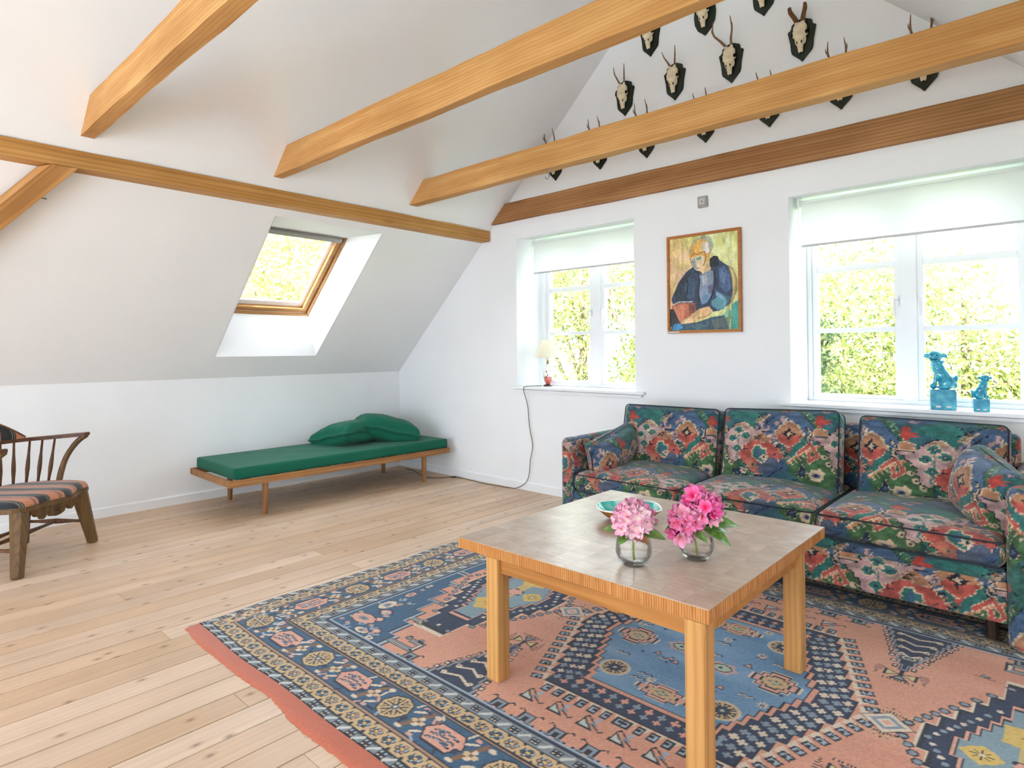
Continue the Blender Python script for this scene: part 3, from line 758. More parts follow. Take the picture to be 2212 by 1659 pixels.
            for s_ in (-1, 1):
                c.poly([(0, h+.045), (s_*.06, h+.02), (s_*.055, h+.08)], INK); c.poly([(s_*.012, h+.046), (s_*.05, h+.03), (s_*.046, h+.07)], (214, 196, 130))
                for t in range(6): c.line([(s_*(.058+.004*t), h+.015+.012*t), (s_*(.088), h+.008+.016*t)], .0045, INK)
            c.poly([(0, h+.05), (-.035, h+.095), (.035, h+.095)], INK); c.poly([(0, h+.06), (-.02, h+.088), (.02, h+.088)], SLA)
            for t in range(-4, 5): c.rect(t*.012-.003, t*.012+.003, h+.097, h+.113, INK)
    c.T = (0, 0, 1, 1, False)
    # hooked posts on the field edge and vase figures
    for sy in (-1, 1):
        xs = [-.40+i*.134 for i in range(7)]+[-.92, 1.0+.0]
        for x_ in xs:
            c.T = (x_, sy*fy, 1, -sy, False)
            for w_, co in ((.0, INK), (.009, SLA), (.020, INK)):
                c.poly([(-.055+w_, 0), (-.055+w_, .03-w_*.3), (-.03+w_, .03-w_*.3), (-.03+w_, .075-w_), (.03-w_, .075-w_), (.03-w_, .03-w_*.3), (.055-w_, .03-w_*.3), (.055-w_, 0)], co)
            c.line([(-.03, .075), (-.045, .085), (-.052, .075)], .006, INK); c.line([(.03, .075), (.045, .085), (.052, .075)], .006, INK); c.ell(0, .012, .015, .011, PNK, n=6)
        for x_ in [-.34+i*.13 for i in range(6)]:
            c.T = (x_, sy*(fy-.135), 1, -sy, False)
            c.poly([(-.042, 0), (.0, 0), (.03, .0), (-.036, .055)], INK); c.poly([(-.033, .006), (.012, .006), (-.030, .042)], (196, 204, 196))
            c.line([(-.036, .055), (-.028, .07), (.005, .045)], .006, INK); c.ell(.012, .035, .016, .012, SLA, n=7, jag=.2); c.line([(.012, .03), (.05, .008), (.06, .018)], .006, INK); c.ell(.012, .062, .010, .014, LBL, n=7)
    c.T = (0, 0, 1, 1, False)
    # birds and small filler on the salmon ground
    for i in range(46):
        x, y = r.choice([-1, 1])*r.uniform(.62, fx-.3), r.uniform(-fy+.15, fy-.15)
        if abs(abs(x)-1.055)/.38+abs(y)/.68 < 1 or (abs(abs(x)-.645) < .16 and abs(y) > .28) or math.hypot(abs(x)-.675, y) < .16: continue
        c.ell(x, y, .02, .014, INK, n=7, jag=.3); c.ell(x, y, .012, .008, (200, 190, 140) if i % 2 else SLA, n=6); c.line([(x-.03, y-.012), (x+.03, y-.02)], .005, INK)
    # borders, by distance to the pile edge
    D = np.minimum(HX-np.abs(X), HY-np.abs(Y))
    for d0, d1, co in ((0, .045, (118, 130, 140)), (.045, .118, TAN), (.118, .128, (170, 130, 108)), (.128, .29, BLU), (.29, .30, (170, 130, 108)), (.30, .372, TAN), (.372, .425, (118, 130, 140)), (.425, .447, NAVY)):
        c.A[(D >= d0) & (D < d1)] = co
    for d0 in (.0, .040, .113, .127, .286, .300, .368, .420):
        c.A[(D >= d0) & (D < d0+.006)] = INK
    c.A[(D >= .436) & (D < .446)] = LBL
    def along(dist, period, fn, phase=.5):
        for sy in (-1, 1):
            n = int(round(2*(HX-dist)/period)); p = 2*(HX-dist)/n
            for i in range(n+1):
                c.T = (-(HX-dist)+i*p, sy*(HY-dist), 1, -sy, False); fn(i)
        for sx in (-1, 1):
            n = int(round(2*(HY-dist)/period)); p = 2*(HY-dist)/n
            for i in range(1, n):
                c.T = (sx*(HX-dist), -(HY-dist)+i*p, -sx, 1, True); fn(i)
        c.T = (0, 0, 1, 1, False)
    def guard(i):
        if i % 2 == 0:
            c.rect(-.019, .019, -.015, .015, INK)
            for a in (-1, 1):
                for b in (-1, 1): c.rect(a*.009-.005, a*.009+.005, b*.0075-.004, b*.0075+.004, LBL if b > 0 else CRE)
        else: c.line([(-.014, -.012), (.012, .012)], .013, (206, 208, 204)); c.line([(-.02, .01), (-.006, .014)], .006, (90, 104, 112))
    along(.0235, .042, guard); along(.3975, .046, guard)
    def flower(i):
        f = BLU if i % 2 else (196, 150, 128)
        for t in range(6):
            a = t*PI/3+.3; c.ell(.019*math.cos(a), .015*math.sin(a), .011, .010, INK, n=6)
        for t in range(6):
            a = t*PI/3+.3; c.ell(.019*math.cos(a), .015*math.sin(a), .0065, .0065, f if t % 2 else LBL, n=6)
        c.ell(0, 0, .006, .006, GOLD, n=5)
        c.poly([(.026, .031), (.044, .031), (.035, .018)], INK); c.poly([(.026, -.031), (.044, -.031), (.035, -.018)], INK)
    along(.081, .070, flower); along(.336, .070, flower)
    def mainb(i):
        t = i % 2
        if t == 0:
            c.ell(0, 0, .074, .072, INK, n=8); c.ell(0, 0, .067, .065, TAN, n=8)
            for q in range(8):
                a = q*PI/4+.39; ca, sa = math.cos(a), math.sin(a)
                c.poly([(.014*ca, .014*sa), (.056*math.cos(a-.3), .056*math.sin(a-.3)), (.046*ca, .046*sa), (.056*math.cos(a+.3), .056*math.sin(a+.3))], INK)
                c.poly([(.028*ca, .028*sa), (.05*math.cos(a-.18), .05*math.sin(a-.18)), (.043*ca, .043*sa), (.05*math.cos(a+.18), .05*math.sin(a+.18))], TAN)
            c.ell(0, 0, .017, .017, BLU, n=8); c.ell(0, 0, .008, .008, CRE, n=6)
        else:
            c.poly([(-.10, 0), (-.06, .055), (.06, .055), (.10, 0), (.06, -.055), (-.06, -.055)], INK); c.poly([(-.092, 0), (-.056, .048), (.056, .048), (.092, 0), (.056, -.048), (-.056, -.048)], PNK)
            for q in (-1, 0, 1):
                c.line([(-.055, q*.022-.008), (-.01, q*.022+.006), (.05, q*.022-.004)], .010, INK); c.line([(-.05, q*.022-.008), (-.01, q*.022+.006), (.045, q*.022-.004)], .005, SLA)
            c.poly([(-.03, .03), (-.01, .012), (-.04, .01)], BLU); c.poly([(.03, -.034), (.012, -.014), (.042, -.012)], BLU)
        for s_ in (-1, 1):            # brown and white crosses, slanted bars
            x_ = s_*.131
            c.line([(x_-.035, -.055), (x_+.012, .06)], .018, BRN); c.line([(x_-.05, .03), (x_-.02, .05)], .010, CRE); c.line([(x_+.02, -.05), (x_+.045, -.03)], .010, CRE)
            for a, b in ((.018, .0), (-.018, .0), (0, .018), (0, -.018)): c.ell(x_+a, b, .012, .012, CRE if a == 0 else (214, 184, 140), n=6)
            c.ell(x_, 0, .009, .009, BRN, n=6)
            for b in (-1, 1): c.ell(x_+.04*b, b*.058, .016, .010, CRE, n=6); c.ell(x_-.03*b, b*.064, .014, .009, PNK, n=6)
            c.ell(x_-.055, -.02, .012, .016, NAVY, n=6)
    along(.209, .262, mainb)
    for i in range(900):              # leaves and petals scattered through the main border
        if i % 2: x, y = r.uniform(-HX+.15, HX-.15), r.choice((-1, 1))*(HY-r.uniform(.135, .282))
        else: x, y = r.choice((-1, 1))*(HX-r.uniform(.135, .282)), r.uniform(-HY+.15, HY-.15)
        j_, i_ = int((y+HY)/res), int((x+HX)/res)
        if np.abs(c.A[j_, i_]-np.array(BLU)).sum() > 6: continue
        a_ = r.uniform(0, PI); co = (CRE, NAVY, BRN, PNK, CRE, INK, LBL)[i % 7]; L_ = r.uniform(.008, .018)
        c.line([(x-L_*math.cos(a_), y-L_*math.sin(a_)), (x+L_*math.cos(a_), y+L_*math.sin(a_))], .009, co)
    c.A += np.random.default_rng(3).normal(0, 7, c.A.shape[:2])[..., None]
    return np.clip(255*(np.clip(c.A, 0, 255)/255)**.84, 8, 250), c
def build_rug():
    A, c = draw_rug()
    ix = np.concatenate([np.arange(0, 640), np.arange(640, c.nx-1, 3), [c.nx-1]]); iy = np.concatenate([np.arange(0, 470), np.arange(470, c.ny-1, 3), [c.ny-1]])
    gx, gy = np.meshgrid(ix, iy); A = A[gy, gx]
    x = RX-HX+gx*c.res; y = RY-HY+gy*c.res
    # slightly wavy outline
    wx = .012*np.sin(y*5.1)+.008*np.sin(y*12.3+1); wy = .006*np.sin(x*3.7)+.004*np.sin(x*9+2)
    el = np.clip(1-(gx*c.res)/.3, 0, 1); ef = np.clip(1-(gy*c.res)/.3, 0, 1)
    x = x+wx*el; y = y+wy*ef-.012*np.clip((x-RX+HX)/1.5, 0, 1)*ef
    z = np.full(x.shape, .011); rim = (gx == 0) | (gy == 0) | (gx == c.nx-1) | (gy == c.ny-1); z[rim] = .001
    z = z+.0012*np.sin(x*7)*np.sin(y*6)*(~rim)
    ny, nx = x.shape; V = np.stack([x, y, z], -1).reshape(-1, 3)
    id_ = np.arange(ny*nx).reshape(ny, nx); F = np.stack([id_[:-1, :-1], id_[:-1, 1:], id_[1:, 1:], id_[1:, :-1]], -1).reshape(-1, 4)
    rug = thing('rug', 'large patterned wool rug in salmon and navy under the coffee table', 'rug', (RX, RY, 0))
    M_rug = vcol('rug_wool_pile', .97, 900, .16, .5, .004, .25, .1)
    p = mesh_np('pile', V-np.array((RX, RY, 0)), F, M_rug, rug, A.reshape(-1, 3))
    # flat-woven end strip in brick red along the front edge
    n = 300; xs = np.linspace(RX-HX+.005, RX+HX, n); vs = []
    r = np.random.default_rng(4); jit = np.cumsum(r.normal(0, .0012, n)); jit -= np.linspace(0, jit[-1], n)
    yf = RY-HY-.012*np.clip((xs-RX+HX)/1.5, 0, 1)+.006*np.sin(xs*3.7)+.004*np.sin(xs*9+2)
    wv = .006*np.sin(xs*6.2)+.004*np.sin(xs*15)+jit*.6+r.normal(0, .0012, n)
    rows = [(yf+.004, .009), (yf-.020, .0075), (yf-.042, .006), (yf-.058+wv, .004), (yf-.060+wv, .0005)]
    V = np.concatenate([np.stack([xs, a, np.full(n, b)], -1) for a, b in rows])-np.array((RX, RY, 0))
    id_ = np.arange(len(rows)*n).reshape(len(rows), n); F = np.stack([id_[1:, :-1], id_[1:, 1:], id_[:-1, 1:], id_[:-1, :-1]], -1).reshape(-1, 4)
    mesh_np('flat_woven_end', V, F, fabric('brick_red_wool', (204, 116, 88), (178, 92, 70), 300), rug)
build_rug()

# ------------------------------------------------------------------ coffee table
def coffee_table():
    TX0, TX1, TY0, TY1, TZ, TT = 3.835, 4.915, -2.604, -1.478, .535, .044
    t = thing('coffee_table', 'square pine coffee table with end-grain block top, standing on the rug', 'table', ((TX0+TX1)/2, (TY0+TY1)/2, 0))
    o = Vector(t.location)
    M_edge = wood('end_grain_edge', (224, 164, 98), (196, 124, 62), (140, 76, 30), 'z', 46, 9, False, rough=.4, ringc=.4)
    M_leg = wood('orange_pine_leg', (224, 172, 106), (204, 144, 82), (150, 92, 46), 'z', 16, 16, True, .8, .4, False, .16, .06)
    M_rail = wood('orange_pine_rail', (210, 150, 82), (178, 116, 56), (130, 80, 40), 'x', 22, 20, False, rough=.45)
    # block top: pieces of end grain as a checker of small blocks
    m, nt, b = newmat('end_grain_top'); lk = nt.links.new
    geo = N(nt, 'ShaderNodeNewGeometry'); oi = N(nt, 'ShaderNodeObjectInfo')
    vec = N(nt, 'ShaderNodeVectorMath', operation='ADD'); sc = N(nt, 'ShaderNodeVectorMath', operation='SCALE'); sc.inputs[0].default_value = (9, 5, 3)
    lk(oi.outputs['Random'], sc.inputs['Scale']); lk(geo.outputs['Position'], vec.inputs[0]); lk(sc.outputs[0], vec.inputs[1])
    wv = N(nt, 'ShaderNodeTexWave', wave_type='RINGS'); wv.inputs['Scale'].default_value = 22; wv.inputs['Distortion'].default_value = 4; lk(vec.outputs[0], wv.inputs[0])
    nz = N(nt, 'ShaderNodeTexNoise'); nz.inputs['Scale'].default_value = 9; nz.inputs['Detail'].default_value = 6; lk(vec.outputs[0], nz.inputs[0])
    r1 = ramp(nt, [(.3, L4((178, 152, 130))), (.7, L4((206, 186, 168)))]); lk(nz.outputs[0], r1.inputs[0])
    r2 = ramp(nt, [(0, (.9, .89, .88, 1)), (.5, (1, 1, 1, 1))]); lk(wv.outputs[0], r2.inputs[0])
    hs = N(nt, 'ShaderNodeHueSaturation'); mr = N(nt, 'ShaderNodeMapRange'); mr.inputs[3].default_value = .93; mr.inputs[4].default_value = 1.06
    lk(oi.outputs['Random'], mr.inputs[0]); lk(mr.outputs[0], hs.inputs['Value']); lk(mixc(nt, r1.outputs[0], r2.outputs[0], 1, 'MULTIPLY'), hs.inputs['Color'])
    lk(hs.outputs[0], b.inputs['Base Color']); b.inputs['Roughness'].default_value = .30; b.inputs['Specular IOR Level'].default_value = .55
    def part(mb, nm, mt, par=t, **k):
        ob = mb.build(nm, mt, None, **k); ob.parent = par
        ob.matrix_parent_inverse = Matrix.Translation(-o) if par is t else Matrix.Identity(4); return ob
    top = part(MB().box(TX0, TX1, TY0, TY1, TZ-TT, TZ-.0025), 'top', M_edge)
    nxb, nyb = 12, 11; bw, bh = (TX1-TX0)/nxb, (TY1-TY0)/nyb
    bm0 = None
    for i in range(nxb):
        for j in range(nyb):
            if bm0 is None:
                bm0 = MB().box(-bw/2+.0002, bw/2-.0002, -bh/2+.0002, bh/2-.0002, 0, .0025).build('end_grain_block', m, top); ob = bm0
            else: ob = bm0.copy(); col.objects.link(ob); ob.parent = top
            ob.location = (TX0+bw*(i+.5), TY0+bh*(j+.5), TZ-.0025)
    s = .066
    for (x, y) in ((3.99, -2.602), (4.835, -2.602), (4.835, -1.76), (3.99, -1.76)):
        part(MB().box(x, x+s, y, y+s, .012, TZ-TT), 'leg', M_leg, bevel=.003)
    part(MB().box(4.056, 4.835, -2.585, -2.563, TZ-TT-.058, TZ-TT), 'apron', M_rail)
    part(MB().box(4.056, 4.835, -1.733, -1.711, TZ-TT-.058, TZ-TT), 'apron', M_rail)
    part(MB().box(4.012, 4.034, -2.536, -1.76, TZ-TT-.058, TZ-TT), 'apron', M_rail)
    part(MB().box(4.862, 4.884, -2.536, -1.76, TZ-TT-.058, TZ-TT), 'apron', M_rail)
coffee_table()
TZ = .535
# bowl
def bowl():
    t = thing('ceramic_bowl', 'rounded-square ceramic bowl, turquoise inside and brown outside, on the coffee table', 'bowl', (4.222, -1.925, TZ), math.radians(42))
    def ring(a, b, z, n=48, p=3.2):
        out = []
        for k in range(n):
            th = 2*PI*k/n; c_, s_ = math.cos(th), math.sin(th)
            rr = (abs(c_)**p+abs(s_)**p)**(-1/p); out.append((a*rr*c_, b*rr*s_, z))
        return out
    def loft(rings, cap0=False, cap1=False):
        mb = MB(); n = len(rings[0]); vs = [p for r_ in rings for p in r_]; fs = []
        for i in range(len(rings)-1):
            for k in range(n): k2 = (k+1) % n; fs.append((i*n+k, i*n+k2, (i+1)*n+k2, (i+1)*n+k))
        if cap0: fs.append(tuple(range(n-1, -1, -1)))
        if cap1: fs.append(tuple((len(rings)-1)*n+k for k in range(n)))
        return mb.add(vs, fs)
    m, nt, b = newmat('brown_glaze_outside'); tc = N(nt, 'ShaderNodeTexCoord'); nz = N(nt, 'ShaderNodeTexNoise'); nz.inputs['Scale'].default_value = 18
    nt.links.new(tc.outputs['Object'], nz.inputs[0]); r1 = ramp(nt, [(.3, L4((92, 56, 26))), (.6, L4((176, 116, 48))), (.75, L4((200, 150, 84)))]); nt.links.new(nz.outputs[0], r1.inputs[0])
    nt.links.new(r1.outputs[0], b.inputs['Base Color']); b.inputs['Roughness'].default_value = .3
    loft([ring(.072, .055, 0), ring(.085, .065, .008), ring(.118, .092, .032), ring(.146, .114, .058)], True).build('outer_shell', m, t, smooth=True)
    m, nt, b = newmat('turquoise_glaze'); tc = N(nt, 'ShaderNodeTexCoord'); nz = N(nt, 'ShaderNodeTexNoise'); nz.inputs['Scale'].default_value = 16; nz.inputs['Detail'].default_value = 6
    nt.links.new(tc.outputs['Object'], nz.inputs[0]); r1 = ramp(nt, [(.32, L4((16, 150, 140))), (.5, L4((70, 196, 184))), (.68, L4((196, 226, 222)))]); nt.links.new(nz.outputs[0], r1.inputs[0])
    nt.links.new(r1.outputs[0], b.inputs['Base Color']); b.inputs['Roughness'].default_value = .12; b.inputs['Coat Weight'].default_value = .5
    loft([ring(.137, .105, .0585), ring(.126, .096, .042), ring(.105, .08, .022), ring(.07, .05, .014)], False, True).build('inner_glaze', m, t, smooth=True)
    loft([ring(.146, .114, .058), ring(.146, .114, .0615), ring(.141, .109, .0635), ring(.137, .105, .0585)]).build('rim', solid('white_glaze', (238, 236, 228), .15, coat=.5, nz=.05), t, smooth=True)
bowl()
# glasses with rhododendron sprigs
def thin_glass(name, blend, rim, refr):
    m = bpy.data.materials.new(name); m.use_nodes = True; nt = m.node_tree; nt.nodes.clear()
    o = N(nt, 'ShaderNodeOutputMaterial'); t = N(nt, 'ShaderNodeBsdfTransparent'); t.inputs[0].default_value = (.997, .998, .998, 1)
    g = N(nt, 'ShaderNodeBsdfGlossy'); g.inputs['Roughness'].default_value = .01; f = N(nt, 'ShaderNodeBsdfRefraction'); f.inputs['IOR'].default_value = 1.2; f.inputs['Roughness'].default_value = 0
    a = N(nt, 'ShaderNodeMixShader'); a.inputs[0].default_value = refr; nt.links.new(t.outputs[0], a.inputs[1]); nt.links.new(f.outputs[0], a.inputs[2])
    lw = N(nt, 'ShaderNodeLayerWeight'); lw.inputs[0].default_value = blend; mm = N(nt, 'ShaderNodeMath', operation='MULTIPLY'); mm.inputs[1].default_value = rim; nt.links.new(lw.outputs['Fresnel'], mm.inputs[0])
    mx = N(nt, 'ShaderNodeMixShader'); nt.links.new(mm.outputs[0], mx.inputs[0]); nt.links.new(a.outputs[0], mx.inputs[1]); nt.links.new(g.outputs[0], mx.inputs[2]); nt.links.new(mx.outputs[0], o.inputs[0]); return m
M_glass = thin_glass('clear_glass', .22, .6, 0.0); M_water = thin_glass('water', .2, .35, 0.0)
def glass_vase(label, loc, s=1.0):
    t = thing('glass_vase', label, 'vase', loc, 0, 'round glass vases on the coffee table'); t.scale = (1.38,)*3
    prof = [(.0, 0), (.026, 0), (.040, .012), (.047, .034), (.045, .058), (.039, .082), (.0375, .083), (.0435, .058), (.0450, .034), (.037, .0155), (.024, .008), (0, .007)]
    MB().lathe([(a*s, b*s) for a, b in prof], 40, closed=False).build('glass', M_glass, t, smooth=True)
    MB().lathe([(a*s, b*s) for a, b in [(0, .0085), (.0238, .0095), (.0362, .0165), (.0436, .030), (.0436, .033), (0, .033)]], 40, closed=False).build('water', M_water, t, smooth=True)
    return t
def petal_mesh():
    n = 6; vs = []; fs = []
    for i in range(n+1):
        u = i/n
        for j in range(5):
            v = (j-2)/2
            w_ = .0115*(math.sin(PI*min(1, u*.82+.12))**.8)
            x = u*.026; y = v*w_
            z = .010*u**1.5-.004*v*v*u+.0028*math.sin(v*5+u*6)*u
            vs.append((x, y, z))
    for i in range(n):
        for j in range(4): a = i*5+j; fs.append((a, a+1, a+6, a+5))
    return vs, fs
def floret_mesh():
    vs, fs = petal_mesh(); mb = MB()
    for k in range(5):
        mb.add(vs, fs, Matrix.Rotation(2*PI*k/5, 4, 'Z') @ Matrix.Rotation(math.radians(-22), 4, 'Y'))
    return mb
def leaf_mesh(L=.075, W=.022):
    n = 8; vs = []; fs = []
    for i in range(n+1):
        u = i/n; w_ = W*math.sin(PI*u**.85)**.75+.0008
        for j in range(5):
            v = (j-2)/2; vs.append((u*L, v*w_, abs(v)*w_*.35-.030*u*u*L/.075))
    for i in range(n):
        for j in range(4): a = i*5+j; fs.append((a, a+1, a+6, a+5))
    return MB().add(vs, fs)
def petal_mat(name, c1, c2, c3):
    m, nt, b = newmat(name); tc = N(nt, 'ShaderNodeTexCoord'); ln = N(nt, 'ShaderNodeVectorMath', operation='LENGTH'); nt.links.new(tc.outputs['Object'], ln.inputs[0])
    mr = N(nt, 'ShaderNodeMapRange'); mr.inputs[2].default_value = .028; nt.links.new(ln.outputs['Value'], mr.inputs[0])
    r = ramp(nt, [(.05, L4(c1)), (.5, L4(c2)), (.95, L4(c3))]); nt.links.new(mr.outputs[0], r.inputs[0])
    oi = N(nt, 'ShaderNodeObjectInfo'); hs = N(nt, 'ShaderNodeHueSaturation'); m2 = N(nt, 'ShaderNodeMapRange'); m2.inputs[3].default_value = .7; m2.inputs[4].default_value = 1.25
    nt.links.new(oi.outputs['Random'], m2.inputs[0]); nt.links.new(m2.outputs[0], hs.inputs['Saturation']); nt.links.new(r.outputs[0], hs.inputs['Color']); nt.links.new(hs.outputs[0], b.inputs['Base Color'])
    b.inputs['Roughness'].default_value = .6; b.inputs['Subsurface Weight'].default_value = .15; b.inputs['Subsurface Radius'].default_value = (.01, .004, .005)
    return m
AZ = math.radians(43)                     # image-right on the table
M_leaf = solid('glossy_green_leaf', (98, 138, 62), .35, nz=.25, nscale=60)
M_leafb = solid('brown_green_leaf', (128, 84, 44), .4, nz=.2, nscale=60)
M_stem = solid('green_stem', (126, 138, 62), .5, nz=.2, nscale=60)
def sprig(label, base, heads, leaves, mat, n_flo, seed):
    t = thing('rhododendron_sprig', label, 'flower', base, 0, 'rhododendron sprigs in glass vases'); t.scale = (1.3,)*3
    r = random.Random(seed)
    hx = Vector(heads[0][:3])
    MB().tube(spline([(.004, -.004, .012), (-.002, 0, .04), (hx.x*.3, hx.y*.3, hx.z*.6), tuple(hx)], 6), [.0032]*18+[.0028], 8).build('stem', M_stem, t, smooth=True)
    f0 = None
    for (cx, cy, cz, R_) in heads:
        m_ = int(n_flo*(R_/.05)**2)
        for k in range(m_):
            zz = 1-1.55*(k+.5)/m_; a = k*2.39996+r.uniform(-.2, .2); q = math.sqrt(max(0, 1-zz*zz))
            d = Vector((q*math.cos(a), q*math.sin(a), zz)); p = Vector((cx, cy, cz))+d*(R_*.62+r.uniform(-.003, .004))
            if f0 is None: f0 = floret_mesh().build('floret', mat, t, smooth=True); ob = f0
            else: ob = f0.copy(); col.objects.link(ob); ob.parent = t
            ob.location = p; ob.rotation_mode = 'QUATERNION'
            ob.rotation_quaternion = d.to_track_quat('Z', 'Y') @ Euler((r.uniform(-.3, .3), r.uniform(-.3, .3), r.uniform(0, 6))).to_quaternion(); sc_ = r.uniform(.85, 1.15); ob.scale = (sc_,)*3
    l0 = None
    for (x, y, z, az, el, s_, br_) in leaves:
        if l0 is None: l0 = leaf_mesh().build('leaf', M_leaf, t, smooth=True); ob = l0
        else: ob = l0.copy(); col.objects.link(ob); ob.parent = t
        if br_: ob.data = ob.data.copy(); ob.data.materials[0] = M_leafb
        ob.location = (x, y, z); ob.rotation_euler = (.45 if math.cos(az-AZ) > 0 else -.45, -el, az); ob.scale = (s_,)*3
    return t
glass_vase('round clear glass vase holding the pale pink blossom, nearer the table front', (4.548, -2.415, TZ))
sprig('pale pink rhododendron head in the glass vase nearer the table front', (4.548, -2.415, TZ), [(-.002, .002, .118, .062)],
      [(.02, -.01, .088, AZ+.05, .10, 1.05, 0), (-.02, .01, .088, AZ+PI-.2, .25, .9, 0), (.01, -.02, .085, AZ-1.1, .2, .7, 1), (-.012, -.02, .084, AZ-2.0, .0, .6, 0), (.02, .02, .10, AZ+.7, .35, .9, 0), (.0, .03, .09, AZ+1.8, .3, .8, 0)],
      petal_mat('pale_pink_petal', (255, 220, 208), (254, 214, 220), (248, 172, 208)), 30, 1)
glass_vase('round clear glass vase holding the deep pink blossoms, nearer the sofa', (4.688, -2.212, TZ))
sprig('deep pink rhododendron cluster with long green leaves in the glass vase nearer the sofa', (4.688, -2.212, TZ), [(-.022, -.022, .108, .046), (.022, .012, .138, .050), (-.006, .006, .165, .030), (-.034, -.03, .074, .032)],
      [(.025, .02, .092, AZ+.0, .28, 1.15, 0), (.02, .015, .088, AZ+.12, .02, 1.05, 0), (.02, -.0, .085, AZ-.25, -.22, 1.1, 0), (.0, -.02, .08, AZ-1.0, -.1, .6, 0), (-.02, .03, .12, AZ+1.9, 1.0, 1.0, 0), (-.035, .0, .085, AZ+PI+.1, .15, .7, 0), (.03, .03, .11, AZ+.5, .5, .9, 0)],
      petal_mat('deep_pink_petal', (226, 40, 90), (250, 130, 176), (246, 150, 200)), 28, 2)

# ------------------------------------------------------------------ sofa
FP = .61
def sofa_fabric():
    c = Cv(0, 0, FP, FP, .0025, (56, 104, 114)); c.wrap = (FP, FP)
    NV, TE, GR, CO, MV, TN, BL, IK, CR, DT = (46, 58, 86), (54, 120, 114), (74, 114, 74), (190, 88, 76), (188, 152, 150), (178, 126, 92), (74, 102, 136), (38, 42, 56), (208, 182, 152), (40, 80, 84)
    sx, sy = .30, .42
    P = lambda pts: [(sx+a, sy+b) for a, b in pts]
    def jag(pts, amp, step=.009):
        out = []
        for (xa, ya), (xb, yb) in zip(pts, pts[1:]+pts[:1]):
            n = max(1, int(math.hypot(xb-xa, yb-ya)/step))
            for k in range(n):
                t = k/n; out.append((xa+(xb-xa)*t+(amp if k % 2 else -amp), ya+(yb-ya)*t))
        return out
    def pl(pts, co, out=IK, w=.006, j=0., inner=None):
        q = P(pts); q = jag(q, j) if j else q
        if out is not None: c.line(q+[q[0]], w, out)
        c.poly(q, co)
        if inner is not None: c.line(q+[q[0]], .004, inner)
    # ground zones, cut along the diagonals
    pl([(-.20, .10), (-.02, .19), (.09, .13), (.21, .0), (.10, -.08), (-.06, -.02)], BL, None); pl([(-.10, -.01), (.10, .0), (.16, -.05), (.02, -.18)], TE, None)
    pl([(.20, .10), (.34, .19), (.46, .10), (.40, .02), (.30, .08)], TE, None); pl([(.40, .05), (.52, .10), (.56, -.06), (.44, -.10)], BL, None)
    pl([(.28, -.20), (.44, -.10), (.50, -.24), (.36, -.32)], DT, None); pl([(.42, -.14), (.56, -.06), (.60, -.22), (.48, -.28)], (66, 92, 128), None)
    pl([(-.16, .19), (.06, .19), (.0, .155), (-.10, .15)], GR, None); pl([(.10, .19), (.30, .19), (.24, .14), (.14, .15)], (62, 88, 128), None)
    pl([(-.10, -.29), (.10, -.26), (.24, -.32), (.10, -.42), (-.12, -.42)], (60, 110, 100), None); pl([(.26, -.30), (.40, -.26), (.50, -.36), (.36, -.42)], (92, 98, 132), None)
    for (p, q) in (((-.21, .09), (-.03, .19)), ((.40, .0), (.52, .11)), ((.36, .18), (.48, .07)), ((-.08, -.30), (.12, -.25)), ((.26, -.31), (.44, -.10)), ((.46, -.29), (.58, -.20)), ((.06, -.40), (.22, -.31))): c.line(P([p, q]), .006, IK)
    # dotted bands
    for (p, q) in (((.065, .155), (.205, .0)), ((-.335, -.10), (-.215, -.285)), ((.36, -.30), (.50, -.42))):
        L = P([p, q]); c.line(L, .042, IK); c.line(L, .034, (62, 112, 88)); c.line([(L[0][0]+.012, L[0][1]+.012), (L[1][0]+.012, L[1][1]+.012)], .006, (120, 150, 130))
        for t in range(7): c.ell(L[0][0]+(L[1][0]-L[0][0])*(t+.5)/7, L[0][1]+(L[1][1]-L[0][1])*(t+.5)/7, .005, .005, CR, n=6)
    # green field with hook, squares and flower
    pl([(.0, -.165), (.085, -.095), (.18, -.055), (.30, -.155), (.30, -.27), (.17, -.34), (.01, -.235)], GR, None)
    c.line(P([(.0, -.165), (.085, -.095), (.18, -.055)]), .014, CR); c.line(P([(.0, -.175), (.085, -.105), (.17, -.066)]), .010, (206, 120, 78))
    for k in range(5): c.line(P([(.012+.02*k, -.165+.017*k), (.03+.02*k, -.185+.017*k)]), .006, CR)
    c.line(P([(.06, -.11), (.125, -.055), (.165, -.12), (.12, -.155), (.115, -.105)]), .026, CR); c.line(P([(.06, -.11), (.125, -.055), (.165, -.12), (.12, -.155), (.115, -.105)]), .018, CO)
    for (x, y) in ((.20, -.125), (.225, -.163), (.258, -.197)): pl([(x-.018, y), (x-.008, y+.014), (x+.010, y+.014), (x+.019, y), (x+.010, y-.014), (x-.008, y-.014)], CR, None, j=.003); c.ell(sx+x, sy+y, .007, .006, IK, n=5)
    pl([(.11, -.225), (.13, -.20), (.155, -.205), (.175, -.19), (.20, -.215), (.195, -.25), (.165, -.27), (.125, -.262)], CR, None, j=.003); c.ell(sx+.155, sy-.235, .022, .016, BL, n=6); c.ell(sx+.155, sy-.235, .010, .008, NV, n=5)
    for q in ([(.045, -.24), (.085, -.175), (.095, -.25)], [(.26, -.235), (.335, -.235), (.30, -.30)]): pl(q, NV, CR, .008, 0, IK); c.ell(sx+sum(a for a, _ in q)/3, sy+sum(b for _, b in q)/3, .010, .010, (92, 104, 150), n=4)
